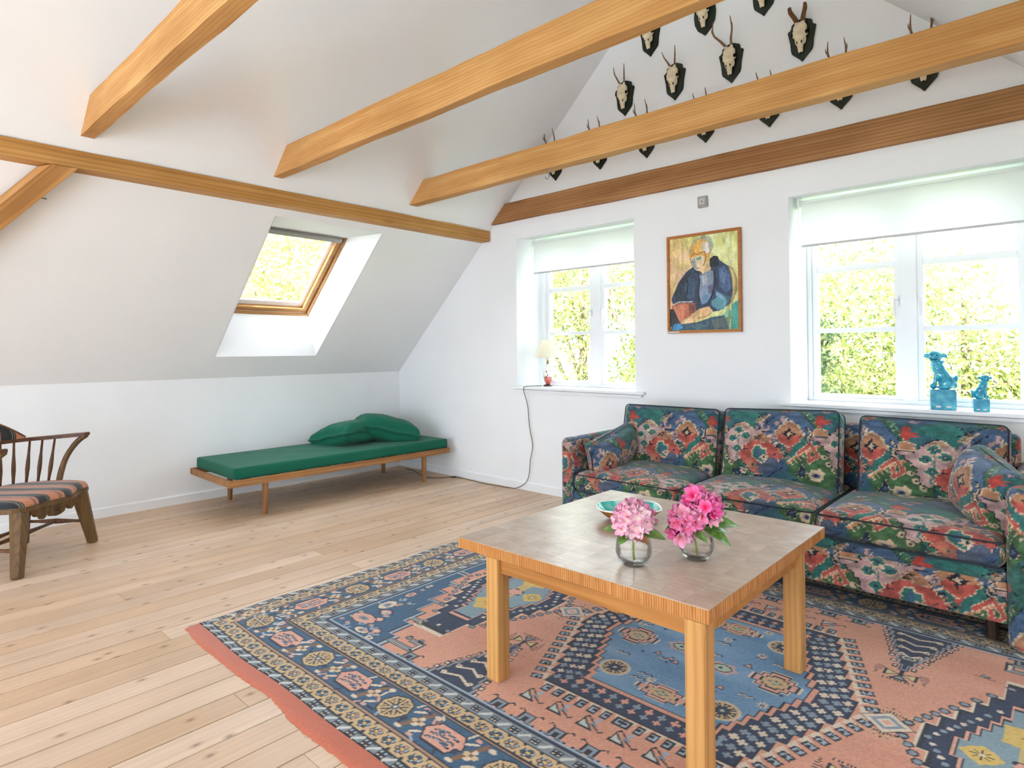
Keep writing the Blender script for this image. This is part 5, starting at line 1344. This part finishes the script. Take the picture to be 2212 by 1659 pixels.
def mount(label, x, z, kind, seed, oval=False):
    t = thing('skull_mount', label, 'trophy', (x, 0, z), 0, 'deer skull mounts on the gable wall')
    r = random.Random(seed)
    if oval not in _plq:
        _plq[oval] = plaque_mesh(oval).build('plaque', M_plaq, t, bevel=.004)
    else: o = _plq[oval].copy(); col.objects.link(o); o.parent = t
    if 'skull' not in _sk:
        sk_ = blob('skull', [tuple([e_[0]*1.2, e_[1]*1.15, e_[2], e_[3]*1.22, e_[4]*1.15, e_[5]*1.04]) for e_ in [(0, -.040, .212, .036, .030, .036), (0, -.044, .182, .040, .026, .028), (.030, -.044, .168, .012, .018, .014), (-.030, -.044, .168, .012, .018, .014), (0, -.046, .155, .030, .024, .034),
                     (0, -.044, .125, .023, .020, .036), (0, -.040, .095, .0165, .016, .030), (.007, -.036, .070, .007, .010, .020), (-.007, -.036, .070, .007, .010, .020), (.020, -.034, .135, .010, .012, .03), (-.020, -.034, .135, .010, .012, .03),
                     (.017, -.046, .246, .009, .009, .014), (-.017, -.046, .246, .009, .009, .014)]], .0042, M_bone, t, None, 3)
        _sk['skull'] = sk_
        mb = MB()
        for s_ in (1, -1):
            mb2 = MB(); 
            bm = bmesh.new(); bmesh.ops.create_uvsphere(bm, u_segments=12, v_segments=8, radius=1)
            me_v = [tuple(v.co) for v in bm.verts]; me_f = [tuple(v.index for v in f.verts) for f in bm.faces]; bm.free()
            _sk['s%d' % s_] = MB().add(me_v, me_f, Matrix.Translation((s_*.046, -.063, .170)) @ Matrix.Diagonal((.0105, .012, .0135, 1))).build('eye_socket', M_dark, sk_, smooth=True)
            _sk['n%d' % s_] = MB().add(me_v, me_f, Matrix.Translation((s_*.014, -.066, .112)) @ Matrix.Diagonal((.0045, .006, .010, 1))).build('nasal_opening', M_dark, sk_, smooth=True)
    else:
        o = _sk['skull'].copy(); col.objects.link(o); o.parent = t
        for k_ in ('s1', 's-1', 'n1', 'n-1'): c_ = _sk[k_].copy(); col.objects.link(c_); c_.parent = o
    for s_ in (1, -1):
        if kind == 'spike':
            h = r.uniform(.085, .115); pts = [(s_*.017, -.046, .250), (s_*.030, -.066, .285), (s_*.045, -.090, .25+h*.75), (s_*(.046+r.uniform(-.006, .01)), -.108, .25+h+.02)]
            rad = [.0075, .0065, .005, .0018]
        elif kind == 'long':
            e_ = 1.8 if s_ < 0 else .7
            pts = [(s_*.017, -.046, .250), (s_*.03*e_, -.062, .30), (s_*.055*e_, -.085, .36), (s_*.050*e_, -.11, .44)]; rad = [.0105, .0085, .007, .002]
        elif kind == 'velvet':
            pts = [(s_*.017, -.046, .250), (s_*.028, -.066, .28), (s_*.046, -.09, .315), (s_*.048, -.10, .345)]; rad = [.015, .0145, .014, .009]
        else:  # tined
            h = r.uniform(.13, .17); pts = [(s_*.017, -.046, .250), (s_*.036, -.066, .295), (s_*.052, -.09, .25+h*.7), (s_*.046, -.112, .25+h+.03)]; rad = [.009, .0075, .006, .0018]
        P = spline(pts, 5); R_ = [float(np.interp(i/(len(P)-1), [0, .33, .66, 1], rad)) for i in range(len(P))]
        an = MB().tube(P, R_, 8).build('antler', M_velv if kind == 'velvet' else M_ant, t, smooth=True)
        if kind in ('tined', 'long'):
            q = P[9]; MB().tube([q, q+Vector((s_*.010, -.016, .022)), q+Vector((s_*.012, -.022, .044))], [.0055, .004, .0012], 6).build('tine', M_ant, an, smooth=True)
        MB().tube([Vector(pts[0])+Vector((0, .004, -.004)), Vector(pts[0])+Vector((s_*.002, -.004, .006))], [.011 if kind != 'velvet' else .016]*2, 10).build('burr', M_ant, an, smooth=True)
rows = [(3.273, 3.615, 'spike', 'skull mount in the top row, nearest the left slope, its antlers behind the beam', 0), (3.728, 3.622, 'spike', 'skull mount on an oval shield in the top row, touching the long antler below', 1), (4.157, 3.606, 'spike', 'skull mount in the top row cut off by the picture edge', 0),
        (3.034, 3.207, 'spike', 'skull mount at the left end of the middle row, with two slender spikes', 0), (3.480, 3.208, 'spike', 'skull mount second from the left in the middle row, with grey spikes', 0), (3.923, 3.208, 'long', 'skull mount with the longest antlers, third in the middle row', 0), (4.404, 3.208, 'velvet', 'skull mount with thick short velvet antlers at the right of the middle row', 0),
        (2.308, 2.816, 'tined', 'skull mount at the far left of the bottom row beside the metal hook', 0), (2.785, 2.817, 'tined', 'second skull mount from the left in the bottom row, behind the beam', 0), (3.230, 2.818, 'tined', 'third skull mount from the left in the bottom row, behind the beam', 0), (3.722, 2.824, 'spike', 'fourth skull mount from the left in the bottom row, muzzle below the beam', 0),
        (4.185, 2.824, 'spike', 'fifth skull mount from the left in the bottom row, behind the beam', 0), (4.635, 2.823, 'tined', 'sixth skull mount from the left in the bottom row, antlers above the beam', 0), (5.082, 2.812, 'tined', 'rightmost skull mount of the bottom row, mostly hidden by the beam', 0)]
for i, (x, z, kd, lb, ov) in enumerate(rows): mount(lb, x, z, kd, 20+i, bool(ov))

# ------------------------------------------------------------------ painting
def painting():
    x0, x1, z0, z1 = 3.405, 3.980, 1.421, 2.164; w_, h_ = x1-x0, z1-z0; fw_ = .020
    t = thing('framed_painting', 'framed oil painting of a seated fair-haired reader in a dark blue jacket', 'painting', ((x0+x1)/2, 0, z0)); 
    M_f = wood('orange_wood_frame', (206, 138, 70), (168, 100, 44), (120, 70, 30), 'x', 30, 12, False, rough=.4)
    hw = w_/2
    for nm, b_ in (('frame_rail', (-hw, hw, h_-fw_, h_)), ('frame_rail', (-hw, hw, 0, fw_)), ('frame_stile', (-hw, -hw+fw_, fw_, h_-fw_)), ('frame_stile', (hw-fw_, hw, fw_, h_-fw_))):
        MB().box(b_[0], b_[1], -.030, -.002, b_[2], b_[3]).build(nm, M_f, t, bevel=.002)
    MB().box(-hw+.004, -hw+.10, -.0312, -.0302, .004, .014).build('paper_label', solid('paper', (226, 214, 206), .8), t)
    W_, H_ = w_-2*fw_, h_-2*fw_
    c = Cv(0, 0, 1, H_/W_, .0045, (214, 184, 110)); k = 1/1083.0   # unit = canvas width
    asp = H_/W_
    # source sketch coordinates: x 0..1, y from the top 0..1.31
    def P(*pts): return [(a, asp-b) for a, b in pts]
    ny, nx = c.ny, c.nx; n1 = fnoise(ny, nx, (8, 10), 31); n2 = fnoise(ny, nx, (30, 12), 32)
    yy = np.linspace(1, 0, ny)[:, None]; xx = np.linspace(0, 1, nx)[None, :]
    A_ = np.array((216, 186, 112)); B_ = np.array((232, 190, 150)); C_ = np.array((196, 196, 112)); D_ = np.array((216, 220, 160))
    m1 = np.clip(1.6-3.2*xx+.6*(n1-.5), 0, 1)[..., None]; m2 = np.clip(n1*1.4-.2, 0, 1)[..., None]
    c.A[:] = m1*(A_*(1-m2)+B_*m2)+(1-m1)*(C_*(1-m2)+D_*m2)
    S = lambda pts, co, al=1.0: c.poly(P(*pts), co, al)
    S([(.30, .20), (.36, .06), (.52, .0), (.62, .04), (.66, .16), (.60, .3), (.34, .36)], (96, 112, 140), .45)                       # shadow round the head
    S([(.86, .45), (.93, .50), (.99, .66), (.98, .80), (.92, .95), (.84, 1.02)], (150, 134, 84)); S([(.88, .47), (.93, .55), (.96, .68), (.93, .84), (.90, .8), (.92, .66)], (196, 176, 110))  # chair back
    S([(.90, .98), (1.0, .92), (1.0, 1.31), (.88, 1.31)], (66, 150, 136)); S([(.78, 1.12), (.86, 1.02), (.90, 1.1), (.86, 1.31), (.74, 1.31)], (110, 128, 92)); S([(.80, 1.08), (.87, 1.02), (.85, 1.14), (.78, 1.18)], (120, 186, 150))
    S([(.02, .86), (.06, .78), (.14, .62), (.24, .50), (.36, .42), (.50, .44), (.60, .40), (.62, .34), (.70, .31), (.75, .38), (.86, .46), (.90, .60), (.92, .80), (.88, .96), (.80, 1.02), (.72, 1.06), (.5, 1.08), (.08, 1.06)], (44, 58, 82))  # jacket
    S([(.06, .80), (.16, .62), (.26, .52), (.34, .50), (.38, .66), (.40, .82), (.30, .90), (.12, .92)], (38, 46, 60)); S([(.26, .60), (.34, .54), (.40, .66), (.38, .84), (.28, .88), (.22, .74)], (52, 76, 104), .8)
    S([(.45, .56), (.58, .48), (.66, .52), (.64, .72), (.60, .92), (.48, .96), (.44, .82)], (118, 134, 158)); S([(.48, .58), (.56, .52), (.56, .68), (.50, .70)], (178, 182, 188), .8); S([(.50, .84), (.62, .78), (.56, .94), (.48, .96)], (92, 134, 176), .8)
    S([(.56, .72), (.64, .68), (.66, .78), (.58, .82)], (84, 80, 110), .7)
    S([(.72, .46), (.80, .46), (.88, .58), (.90, .76), (.82, .82), (.74, .72)], (62, 84, 124)); S([(.76, .50), (.84, .58), (.80, .70), (.74, .62)], (96, 120, 156), .7); S([(.66, .76), (.80, .84), (.90, .88), (.84, .98), (.70, .96)], (60, 92, 120))
    S([(.62, .92), (.76, .84), (.84, .92), (.80, 1.04), (.70, 1.04), (.62, .98)], (86, 148, 164)); S([(.70, .80), (.82, .88), (.80, .92), (.68, .84)], (130, 168, 196), .8)
    for q in (((.42, .50), (.45, .62), (.43, .80), (.44, .96)), ((.66, .52), (.68, .66), (.64, .82), (.56, .96)), ((.40, .50), (.52, .50), (.62, .44)), ((.24, .56), (.28, .66), (.26, .80))):
        c.line(P(*q), .022, (26, 30, 40))
    S([(.60, .34), (.66, .30), (.72, .32), (.73, .44), (.64, .46), (.60, .42)], (24, 28, 36))                                          # collar
    S([(.30, .28), (.33, .14), (.44, .05), (.54, .06), (.60, .16), (.60, .32), (.56, .44), (.50, .50), (.44, .48), (.34, .40)], (216, 160, 74))   # hair
    S([(.50, .08), (.58, .12), (.60, .24), (.54, .26), (.50, .18)], (222, 214, 206)); S([(.46, .10), (.52, .08), (.51, .24), (.46, .22)], (230, 200, 140), .8)
    S([(.32, .30), (.46, .27), (.53, .30), (.53, .42), (.47, .50), (.40, .48), (.34, .42)], (214, 190, 150)); S([(.33, .32), (.38, .30), (.40, .42), (.44, .48), (.36, .44)], (124, 146, 148), .9); S([(.52, .38), (.58, .36), (.62, .48), (.50, .54), (.46, .50)], (218, 184, 130))
    S([(.41, .31), (.47, .29), (.48, .325), (.42, .34)], (104, 152, 136)); S([(.33, .35), (.37, .34), (.37, .37), (.34, .375)], (88, 120, 124)); c.line(P((.40, .45), (.45, .455)), .010, (150, 96, 88)); c.line(P((.39, .33), (.385, .42)), .008, (150, 150, 130))
    for q in (((.33, .28), (.37, .24), (.43, .26), (.50, .23)), ((.53, .23), (.545, .32), (.52, .40), (.50, .42)), ((.31, .30), (.34, .42))): c.line(P(*q), .012, (142, 82, 36))
    S([(.02, .96), (.10, .92), (.30, .93), (.38, .94), (.40, 1.06), (.34, 1.10), (.18, 1.22), (.12, 1.20)], (176, 96, 70)); S([(.05, .97), (.20, .95), (.24, 1.08), (.18, 1.20), (.12, 1.18)], (196, 116, 86)); S([(.28, .94), (.38, .95), (.38, 1.06), (.30, 1.08)], (126, 70, 56)); c.line(P((.02, .95), (.14, .905), (.34, .915)), .012, (196, 204, 210))
    S([(.20, 1.20), (.34, 1.08), (.44, 1.02), (.58, .99), (.64, 1.06), (.56, 1.14), (.40, 1.18), (.28, 1.24), (.20, 1.24)], (222, 176, 122)); S([(.20, 1.20), (.32, 1.12), (.36, 1.18), (.26, 1.235)], (232, 190, 140)); c.line(P((.42, 1.15), (.54, 1.13), (.62, 1.08)), .010, (150, 100, 66)); S([(.16, 1.20), (.24, 1.14), (.28, 1.16), (.20, 1.22)], (206, 200, 140), .8)
    S([(.0, 1.0), (.05, 1.0), (.16, 1.22), (.0, 1.26)], (44, 44, 48)); S([(.0, 1.31), (.02, 1.24), (.20, 1.22), (.42, 1.20), (.62, 1.14), (.80, 1.12), (.86, 1.31)], (52, 76, 92)); S([(.03, 1.30), (.06, 1.22), (.16, 1.21), (.20, 1.27), (.12, 1.31)], (56, 130, 180)); S([(.30, 1.24), (.46, 1.22), (.58, 1.26), (.40, 1.30)], (72, 104, 118), .7); S([(.62, 1.18), (.78, 1.16), (.80, 1.28), (.66, 1.30)], (88, 96, 84), .7)
    c.A = 255*(np.clip(c.A, 0, 255)/255)**.86; c.A *= (.90+.24*n2)[..., None]; c.A += np.random.default_rng(9).normal(0, 7, c.A.shape[:2])[..., None]
    c.A += (fnoise(ny, nx, (60, 70), 33)[..., None]-.5)*26
    A = np.clip(c.A, 10, 250); gx, gy = np.meshgrid(np.arange(nx), np.arange(ny))
    V = np.stack([-W_/2+gx*W_/(nx-1), np.full(gx.shape, -.0185)+.0006*n2, fw_+gy*H_/(ny-1)], -1).reshape(-1, 3)
    id_ = np.arange(ny*nx).reshape(ny, nx); F = np.stack([id_[:-1, :-1], id_[:-1, 1:], id_[1:, 1:], id_[1:, :-1]], -1).reshape(-1, 4)
    cv_ = mesh_np('canvas', V, F, vcol('oil_paint', .45, 260, .06, .3, .002, 0, .4), t, A.reshape(-1, 3))
    MB().box(-W_/2-.004, W_/2+.004, -.0175, -.003, fw_-.004, h_-fw_+.004).build('backing_board', solid('board', (120, 96, 70), .9), t)
painting()
# junction box
jb = thing('wall_socket_box', 'small square grey junction box on the gable wall above the painting', 'socket', (3.695, 0, 2.350))
MB().box(-.037, .037, -.024, -.0005, 0, .084).build('housing', M_grey, jb, bevel=.004)
MB().box(-.024, .024, -.028, -.0242, .018, .066).build('cover', solid('pale_grey', (196, 194, 188), .5), jb, bevel=.002)
MB().lathe([(.004, 0), (.004, .002)], 10, Matrix.Translation((0, -.0285, .042)) @ Matrix.Rotation(PI/2, 4, 'X')).build('screw', M_dark, jb)

# ------------------------------------------------------------------ table lamp on the sill, with its cord
def lamp():
    lx, ly, lz = 2.060, .165, .962
    t = thing('table_lamp', 'small table lamp with pleated cream shade on the window sill', 'lamp', (lx, ly, lz))
    m, nt, b = newmat('hand_painted_porcelain'); tc = N(nt, 'ShaderNodeTexCoord'); sx = N(nt, 'ShaderNodeSeparateXYZ'); nt.links.new(tc.outputs['Object'], sx.inputs[0])
    nz = N(nt, 'ShaderNodeTexNoise'); nz.inputs['Scale'].default_value = 30; nt.links.new(tc.outputs['Object'], nz.inputs[0])
    ma = N(nt, 'ShaderNodeMath', operation='MULTIPLY_ADD'); ma.inputs[1].default_value = .03; nt.links.new(nz.outputs[0], ma.inputs[0]); nt.links.new(sx.outputs['Z'], ma.inputs[2])
    mr = N(nt, 'ShaderNodeMapRange'); mr.inputs[2].default_value = .2; nt.links.new(ma.outputs[0], mr.inputs[0])
    r = ramp(nt, [(0, L4((126, 40, 34))), (.3, L4((176, 66, 54))), (.50, L4((204, 120, 98))), (.58, L4((240, 238, 236)))]); nt.links.new(mr.outputs[0], r.inputs[0])
    vo = N(nt, 'ShaderNodeTexVoronoi'); vo.inputs['Scale'].default_value = 46; mp = N(nt, 'ShaderNodeMapping'); mp.inputs['Rotation'].default_value = (.6, .4, .3); mp.inputs['Scale'].default_value = (1, 1, .35)
    nt.links.new(tc.outputs['Object'], mp.inputs[0]); nt.links.new(mp.outputs[0], vo.inputs[0]); rv = ramp(nt, [(.20, (1, 1, 1, 1)), (.26, (0, 0, 0, 1))]); nt.links.new(vo.outputs['Distance'], rv.inputs[0])
    zr = ramp(nt, [(.35, (0, 0, 0, 1)), (.45, (1, 1, 1, 1)), (.8, (1, 1, 1, 1)), (.9, (0, 0, 0, 1))]); nt.links.new(mr.outputs[0], zr.inputs[0])
    mm = N(nt, 'ShaderNodeMath', operation='MULTIPLY'); nt.links.new(rv.outputs[0], mm.inputs[0]); nt.links.new(zr.outputs[0], mm.inputs[1])
    nt.links.new(mixc(nt, r.outputs[0], L4((48, 40, 42)), mm.outputs[0]), b.inputs['Base Color']); b.inputs['Roughness'].default_value = .12; b.inputs['Coat Weight'].default_value = .6
    MB().lathe([(.045, 0), (.046, .008), (.040, .014), (.030, .016)], 28).build('base', solid('dark_wood_base', (62, 40, 36), .4), t, smooth=True, angle=.7)
    MB().lathe([(.022, .0165), (.021, .026), (.034, .050), (.043, .090), (.045, .120), (.041, .155), (.028, .185), (.016, .200), (.013, .212)], 32).build('body', m, t, smooth=True)
    MB().lathe([(.016, .2125), (.013, .220), (.008, .238), (.008, .246)], 20).build('brass_cap', solid('brass', (150, 126, 76), .35, .9), t, smooth=True)
    MB().lathe([(.012, .2465), (.016, .252), (.016, .292), (.010, .298)], 20).build('lamp_holder', solid('cream_bakelite', (222, 214, 190), .5), t, smooth=True)
    M_sh = translucent('cream_pleated_shade', (244, 236, 220), .45)
    n = 120; mb = MB(); vs = []; fs = []
    for i in range(n):
        a = 2*PI*i/n; k_ = 1+.02*(1 if i % 2 else -1)
        for (rr_, zz) in ((.126*k_, .272), (.125*k_, .276), (.052*(1+.015*(1 if i % 2 else -1)), .436)): vs.append((rr_*math.cos(a), rr_*math.sin(a), zz))
    for i in range(n):
        j = (i+1) % n
        for q in (0, 1): fs.append((i*3+q, j*3+q, j*3+q+1, i*3+q+1))
    sh = mb.add(vs, fs).build('lamp_shade', M_sh, t)
    MB().tube([(.124*math.cos(2*PI*i/40), .124*math.sin(2*PI*i/40), .272) for i in range(41)], .0018, 5, cap=False).build('shade_ring', M_white, sh)
    MB().tube([(.053*math.cos(2*PI*i/40), .053*math.sin(2*PI*i/40), .436) for i in range(41)], .0018, 5, cap=False).build('shade_ring', M_white, sh)
    cp = [(2.02, .12, .967), (1.98, .05, .967), (1.955, -.02, .967), (1.950, -.054, .958), (1.952, -.058, .925), (1.960, -.040, .86), (1.968, -.022, .78), (1.976, -.020, .68), (1.988, -.020, .58), (2.010, -.020, .484), (2.024, -.022, .413), (1.995, -.024, .282), (1.985, -.026, .174), (1.965, -.030, .104), (1.915, -.034, .052),
          (1.83, -.042, .010), (1.752, -.055, .005), (1.614, -.064, .005), (1.472, -.078, .005), (1.24, -.060, .005), (1.08, -.045, .005), (.99, -.05, .005), (.97, -.09, .006), (1.01, -.10, .007), (1.03, -.065, .009), (.99, -.05, .0105), (.94, -.12, .005), (.87, -.22, .005), (.76, -.25, .005), (.58, -.19, .005), (.40, -.115, .005), (.25, -.10, .005)]
    MB().tube(spline([(a-lx, b_-ly, c_-lz) for a, b_, c_ in cp], 6), .0034, 6).build('power_cord', solid('brown_cord', (96, 78, 62), .6), t, smooth=True)
lamp()

# ------------------------------------------------------------------ turquoise guardian lions
m, nt, b = newmat('turquoise_crackle_glaze'); tc = N(nt, 'ShaderNodeTexCoord'); nz = N(nt, 'ShaderNodeTexNoise'); nz.inputs['Scale'].default_value = 26; nz.inputs['Detail'].default_value = 5
nt.links.new(tc.outputs['Object'], nz.inputs[0]); r_ = ramp(nt, [(.3, L4((14, 124, 164))), (.5, L4((30, 164, 198))), (.72, L4((90, 204, 220)))]); nt.links.new(nz.outputs[0], r_.inputs[0])
nt.links.new(r_.outputs[0], b.inputs['Base Color']); b.inputs['Roughness'].default_value = .12; b.inputs['Coat Weight'].default_value = .7
M_turq = m
M_eye = solid('dark_glaze', (8, 40, 60), .2)
def lion(label, loc, S, mir, rz):
    t = thing('lion_figurine', label, 'figurine', loc, rz, 'turquoise ceramic lions on the window sill')
    sg = -1 if mir else 1     # +1: faces local -x
    def X(e):
        e = list(e); e[0] *= sg*S
        for i in range(1, 6): e[i] *= S
        if len(e) > 6: e[6] = (e[6][0], e[6][1]*sg, e[6][2]*sg)
        return tuple(e)
    # plinth with a draped triangular cloth and two slots
    w_, d_, h_ = .062*S, .042*S, .118*S
    MB().box(-w_, w_, -d_, d_, 0, h_-.006*S).build('plinth', M_turq, t, bevel=.003*S)
    MB().box(-w_*1.03, w_*1.03, -d_*1.05, d_*1.05, h_-.0055*S, h_).build('plinth_top', M_turq, t, bevel=.002*S)
    MB().prism([(-.034*S, .100*S), (.034*S, .100*S), (0, .020*S)], -d_-.003*S, -d_+.002*S, 'y').build('cloth', M_turq, t, bevel=.001*S)
    for s_ in (-1, 1): MB().box(s_*.025*S-.012*S, s_*.025*S+.012*S, -d_-.0008, -d_+.002, .014*S, .024*S).build('slot', M_white, t)
    z0_ = h_
    E = [(.022, 0, .042, .043, .037, .044), (-.002, 0, .080, .039, .034, .050, (0, -.5, 0)), (-.018, 0, .120, .034, .031, .036), (-.028, 0, .150, .028, .026, .026),      # haunch, trunk, chest, neck
         (-.034, -.003, .193, .038, .032, .033), (-.042, -.026, .183, .025, .018, .015), (-.041, -.026, .166, .020, .015, .008),                                            # head, muzzle, jaw
         (-.054, -.018, .203, .010, .009, .007), (-.024, -.026, .203, .010, .009, .007), (-.043, -.038, .191, .009, .007, .006),                                              # brows, nose
         (-.074, .0, .196, .016, .008, .013, (0, -.5, .3)), (.010, -.010, .196, .016, .008, .013, (0, .5, -.3)),                                                        # ears
         (-.030, -.018, .085, .011, .011, .045, (0, .25, 0)), (-.036, -.018, .045, .010, .010, .038, (0, .1, 0)), (-.044, -.018, .012, .016, .012, .011),                      # near foreleg, paw
         (-.028, .018, .085, .011, .011, .045, (0, .15, 0)), (-.034, .018, .045, .010, .010, .038), (-.042, .018, .012, .016, .012, .011),                                    # far foreleg
         (.020, -.026, .034, .028, .014, .034, (0, .4, 0)), (.0, -.030, .010, .026, .012, .010), (.020, .026, .034, .028, .014, .034, (0, .4, 0)), (.0, .030, .010, .026, .012, .010),   # thighs, hind paws
         (.058, 0, .034, .012, .014, .028, (0, -.3, 0)), (.066, 0, .062, .010, .012, .022, (0, .15, 0)), (-.046, -.022, .018, .018, .016, .018)]                               # tail, ball under the paw
    for k in range(6): E.append((.012+.038*(k/5)-.030*(1-k/5), 0, .150-.105*k/5+.0, .008, .008, .010))   # spine knobs
    for k in range(8): a = k/8*2*PI; E.append((-.022+.026*math.cos(a), .026*math.sin(a), .150+.010*math.cos(a), .009, .009, .010))   # mane curls
    bd = blob('body', [X(e) for e in E], .0036*S, M_turq, t, None, 1); bd.location = (0, 0, z0_)
    for ex in (-.052, -.028): MB().lathe([(.0, .0042*S), (.003*S, .003*S), (.0042*S, 0), (.003*S, -.003*S), (0, -.0042*S)], 10, Matrix.Translation((sg*ex*S, -.037*S, .199*S)), False).build('eye', M_eye, bd, smooth=True)
    MB().tube(spline([(sg*-.058*S, -.039*S, .174*S), (sg*-.042*S, -.0445*S, .171*S), (sg*-.026*S, -.040*S, .175*S)], 4), .0022*S, 6).build('mouth', M_eye, bd, smooth=True)
lion('large turquoise glazed lion figure on a block plinth on the window sill', (5.140, .02, .938), 1.0, False, math.radians(14))
lion('small turquoise glazed lion figure on a block plinth on the window sill', (5.318, .02, .938), .60, True, math.radians(14))

# ------------------------------------------------------------------ garden outside
gr = struct(MB().box(-40, 50, .45, 60, -3.1, -3.0).box(-40, -.4, -40, .45, -3.1, -3.0).build('ground', solid('lawn', (110, 140, 60), .9, nz=.2, nscale=2))); tag(gr, 'green lawn far below the windows')
def leaf_mat(name, c1, c2):
    m = bpy.data.materials.new(name); m.use_nodes = True; nt = m.node_tree; nt.nodes.clear(); o = N(nt, 'ShaderNodeOutputMaterial')
    at = N(nt, 'ShaderNodeAttribute', attribute_name='Col'); a = N(nt, 'ShaderNodeBsdfDiffuse'); b = N(nt, 'ShaderNodeBsdfTranslucent'); mx = N(nt, 'ShaderNodeMixShader'); mx.inputs[0].default_value = .4
    nt.links.new(at.outputs['Color'], a.inputs[0]); nt.links.new(at.outputs['Color'], b.inputs[0]); nt.links.new(a.outputs[0], mx.inputs[1]); nt.links.new(b.outputs[0], mx.inputs[2]); nt.links.new(mx.outputs[0], o.inputs[0]); return m
M_leafs = leaf_mat('sunlit_leaves', 0, 0); M_bark = solid('grey_bark', (120, 104, 88), .9, nz=.2, nscale=10)
def tree(name, label, base, clumps, n, size, cols, seed, cat='tree'):
    t = thing(name, label, cat, base, 0, 'garden trees outside the windows'); g = np.random.default_rng(seed)
    cl = np.array(clumps, float); vol = cl[:, 3]*cl[:, 4]*cl[:, 5]; idx = g.choice(len(cl), n, p=vol/vol.sum())
    d = g.normal(size=(n, 3)); d /= np.linalg.norm(d, axis=1, keepdims=True); rad = g.random(n)**.4
    P = cl[idx, :3]+d*rad[:, None]*cl[idx, 3:6]
    a = g.normal(size=(n, 3)); a /= np.linalg.norm(a, axis=1, keepdims=True); b_ = np.cross(a, g.normal(size=(n, 3))); b_ /= np.linalg.norm(b_, axis=1, keepdims=True)
    s_ = size*(.6+.8*g.random(n))[:, None]; q = np.stack([P-a*s_, P+b_*s_*.42, P+a*s_, P-b_*s_*.42], 1).reshape(-1, 3)
    F = np.arange(4*n).reshape(n, 4); co = np.array(cols, float)[g.integers(0, len(cols), n)]*(.8+.4*g.random(n))[:, None]
    f = mesh_np('foliage', q, F, M_leafs, t, np.repeat(np.clip(co, 5, 250), 4, 0), False); f['kind'] = 'stuff'
    top = max(c_[2] for c_ in clumps)
    MB().tube([(0, 0, 0), (.03, .02, top*.5), (0, 0, top)], [.14, .10, .03], 8).build('trunk', M_bark, t, smooth=True)
    for i in range(6):
        c_ = clumps[i % len(clumps)]; z_ = top*(.35+.1*i); MB().tube([(0, 0, z_), (c_[0]*.5, c_[1]*.5, (z_+c_[2])/2), (c_[0], c_[1], c_[2])], [.05, .035, .012], 6).build('branch', M_bark, t, smooth=True)
YG = [(174, 178, 108), (194, 195, 128), (150, 162, 98), (208, 206, 148), (126, 142, 90)]
def clumps(r, n, sx, sy, z0, z1, cr): return [(r.uniform(-sx, sx), r.uniform(-sy, sy), r.uniform(z0, z1), cr*r.uniform(.7, 1.2), cr*r.uniform(.7, 1.2), cr*r.uniform(.6, 1.0)) for _ in range(n)]
R1 = random.Random(5)
tree('leafy_tree', 'sunlit leafy tree filling the narrow window', (-1.5, 5.6, -3), clumps(R1, 20, 2.0, .9, 2.4, 6.8, 1.0), 34000, .05, YG, 1)
tree('leafy_tree', 'leafy tree between the two window views', (1.8, 6.6, -3), clumps(R1, 14, 1.6, .9, 2.4, 5.6, .95), 26000, .05, YG, 2)
tree('leafy_tree', 'sunlit rounded tree seen in the right sash of the wide window', (4.6, 6.0, -3), clumps(R1, 20, 1.5, .9, 2.2, 5.05, .85), 36000, .045, YG, 3)
tree('conifer', 'grey-green conifer at the left of the wide window view', (2.75, 4.3, -3), [(R1.uniform(-.5, .5)*(1-k/22), R1.uniform(-.4, .4), 2.6+k*.19, .75*(1-k/26), .6*(1-k/26), .20) for k in range(22)], 26000, .04, [(96, 118, 78), (120, 134, 88), (150, 160, 100), (84, 104, 76), (170, 168, 120)], 4)
tree('leafy_tree', 'pale leafy tree seen through the skylight', (-6.2, 1.9, -3), clumps(R1, 16, 1.3, 1.6, 4.2, 7.0, .8), 15000, .05, [(196, 202, 132), (176, 188, 112), (212, 214, 160)], 5)
tree('leafy_tree', 'low leafy tree at the lower right of the narrow window view', (.7, 8.2, -3), clumps(R1, 14, 1.7, .8, 2.0, 5.4, 1.0), 22000, .05, YG, 7)
tree('leafy_tree', 'small sunlit tree in the right panes of the narrow window', (-.35, 7.2, -3), clumps(R1, 16, .9, .7, 2.6, 6.6, .8), 22000, .05, [(150, 166, 84), (170, 180, 96), (130, 150, 76)], 8)
tree('leafy_tree', 'low sunlit shrub mass behind the lion figures', (6.4, 4.6, -3), clumps(R1, 14, 1.6, .7, 2.0, 4.3, .8), 24000, .045, YG, 6)
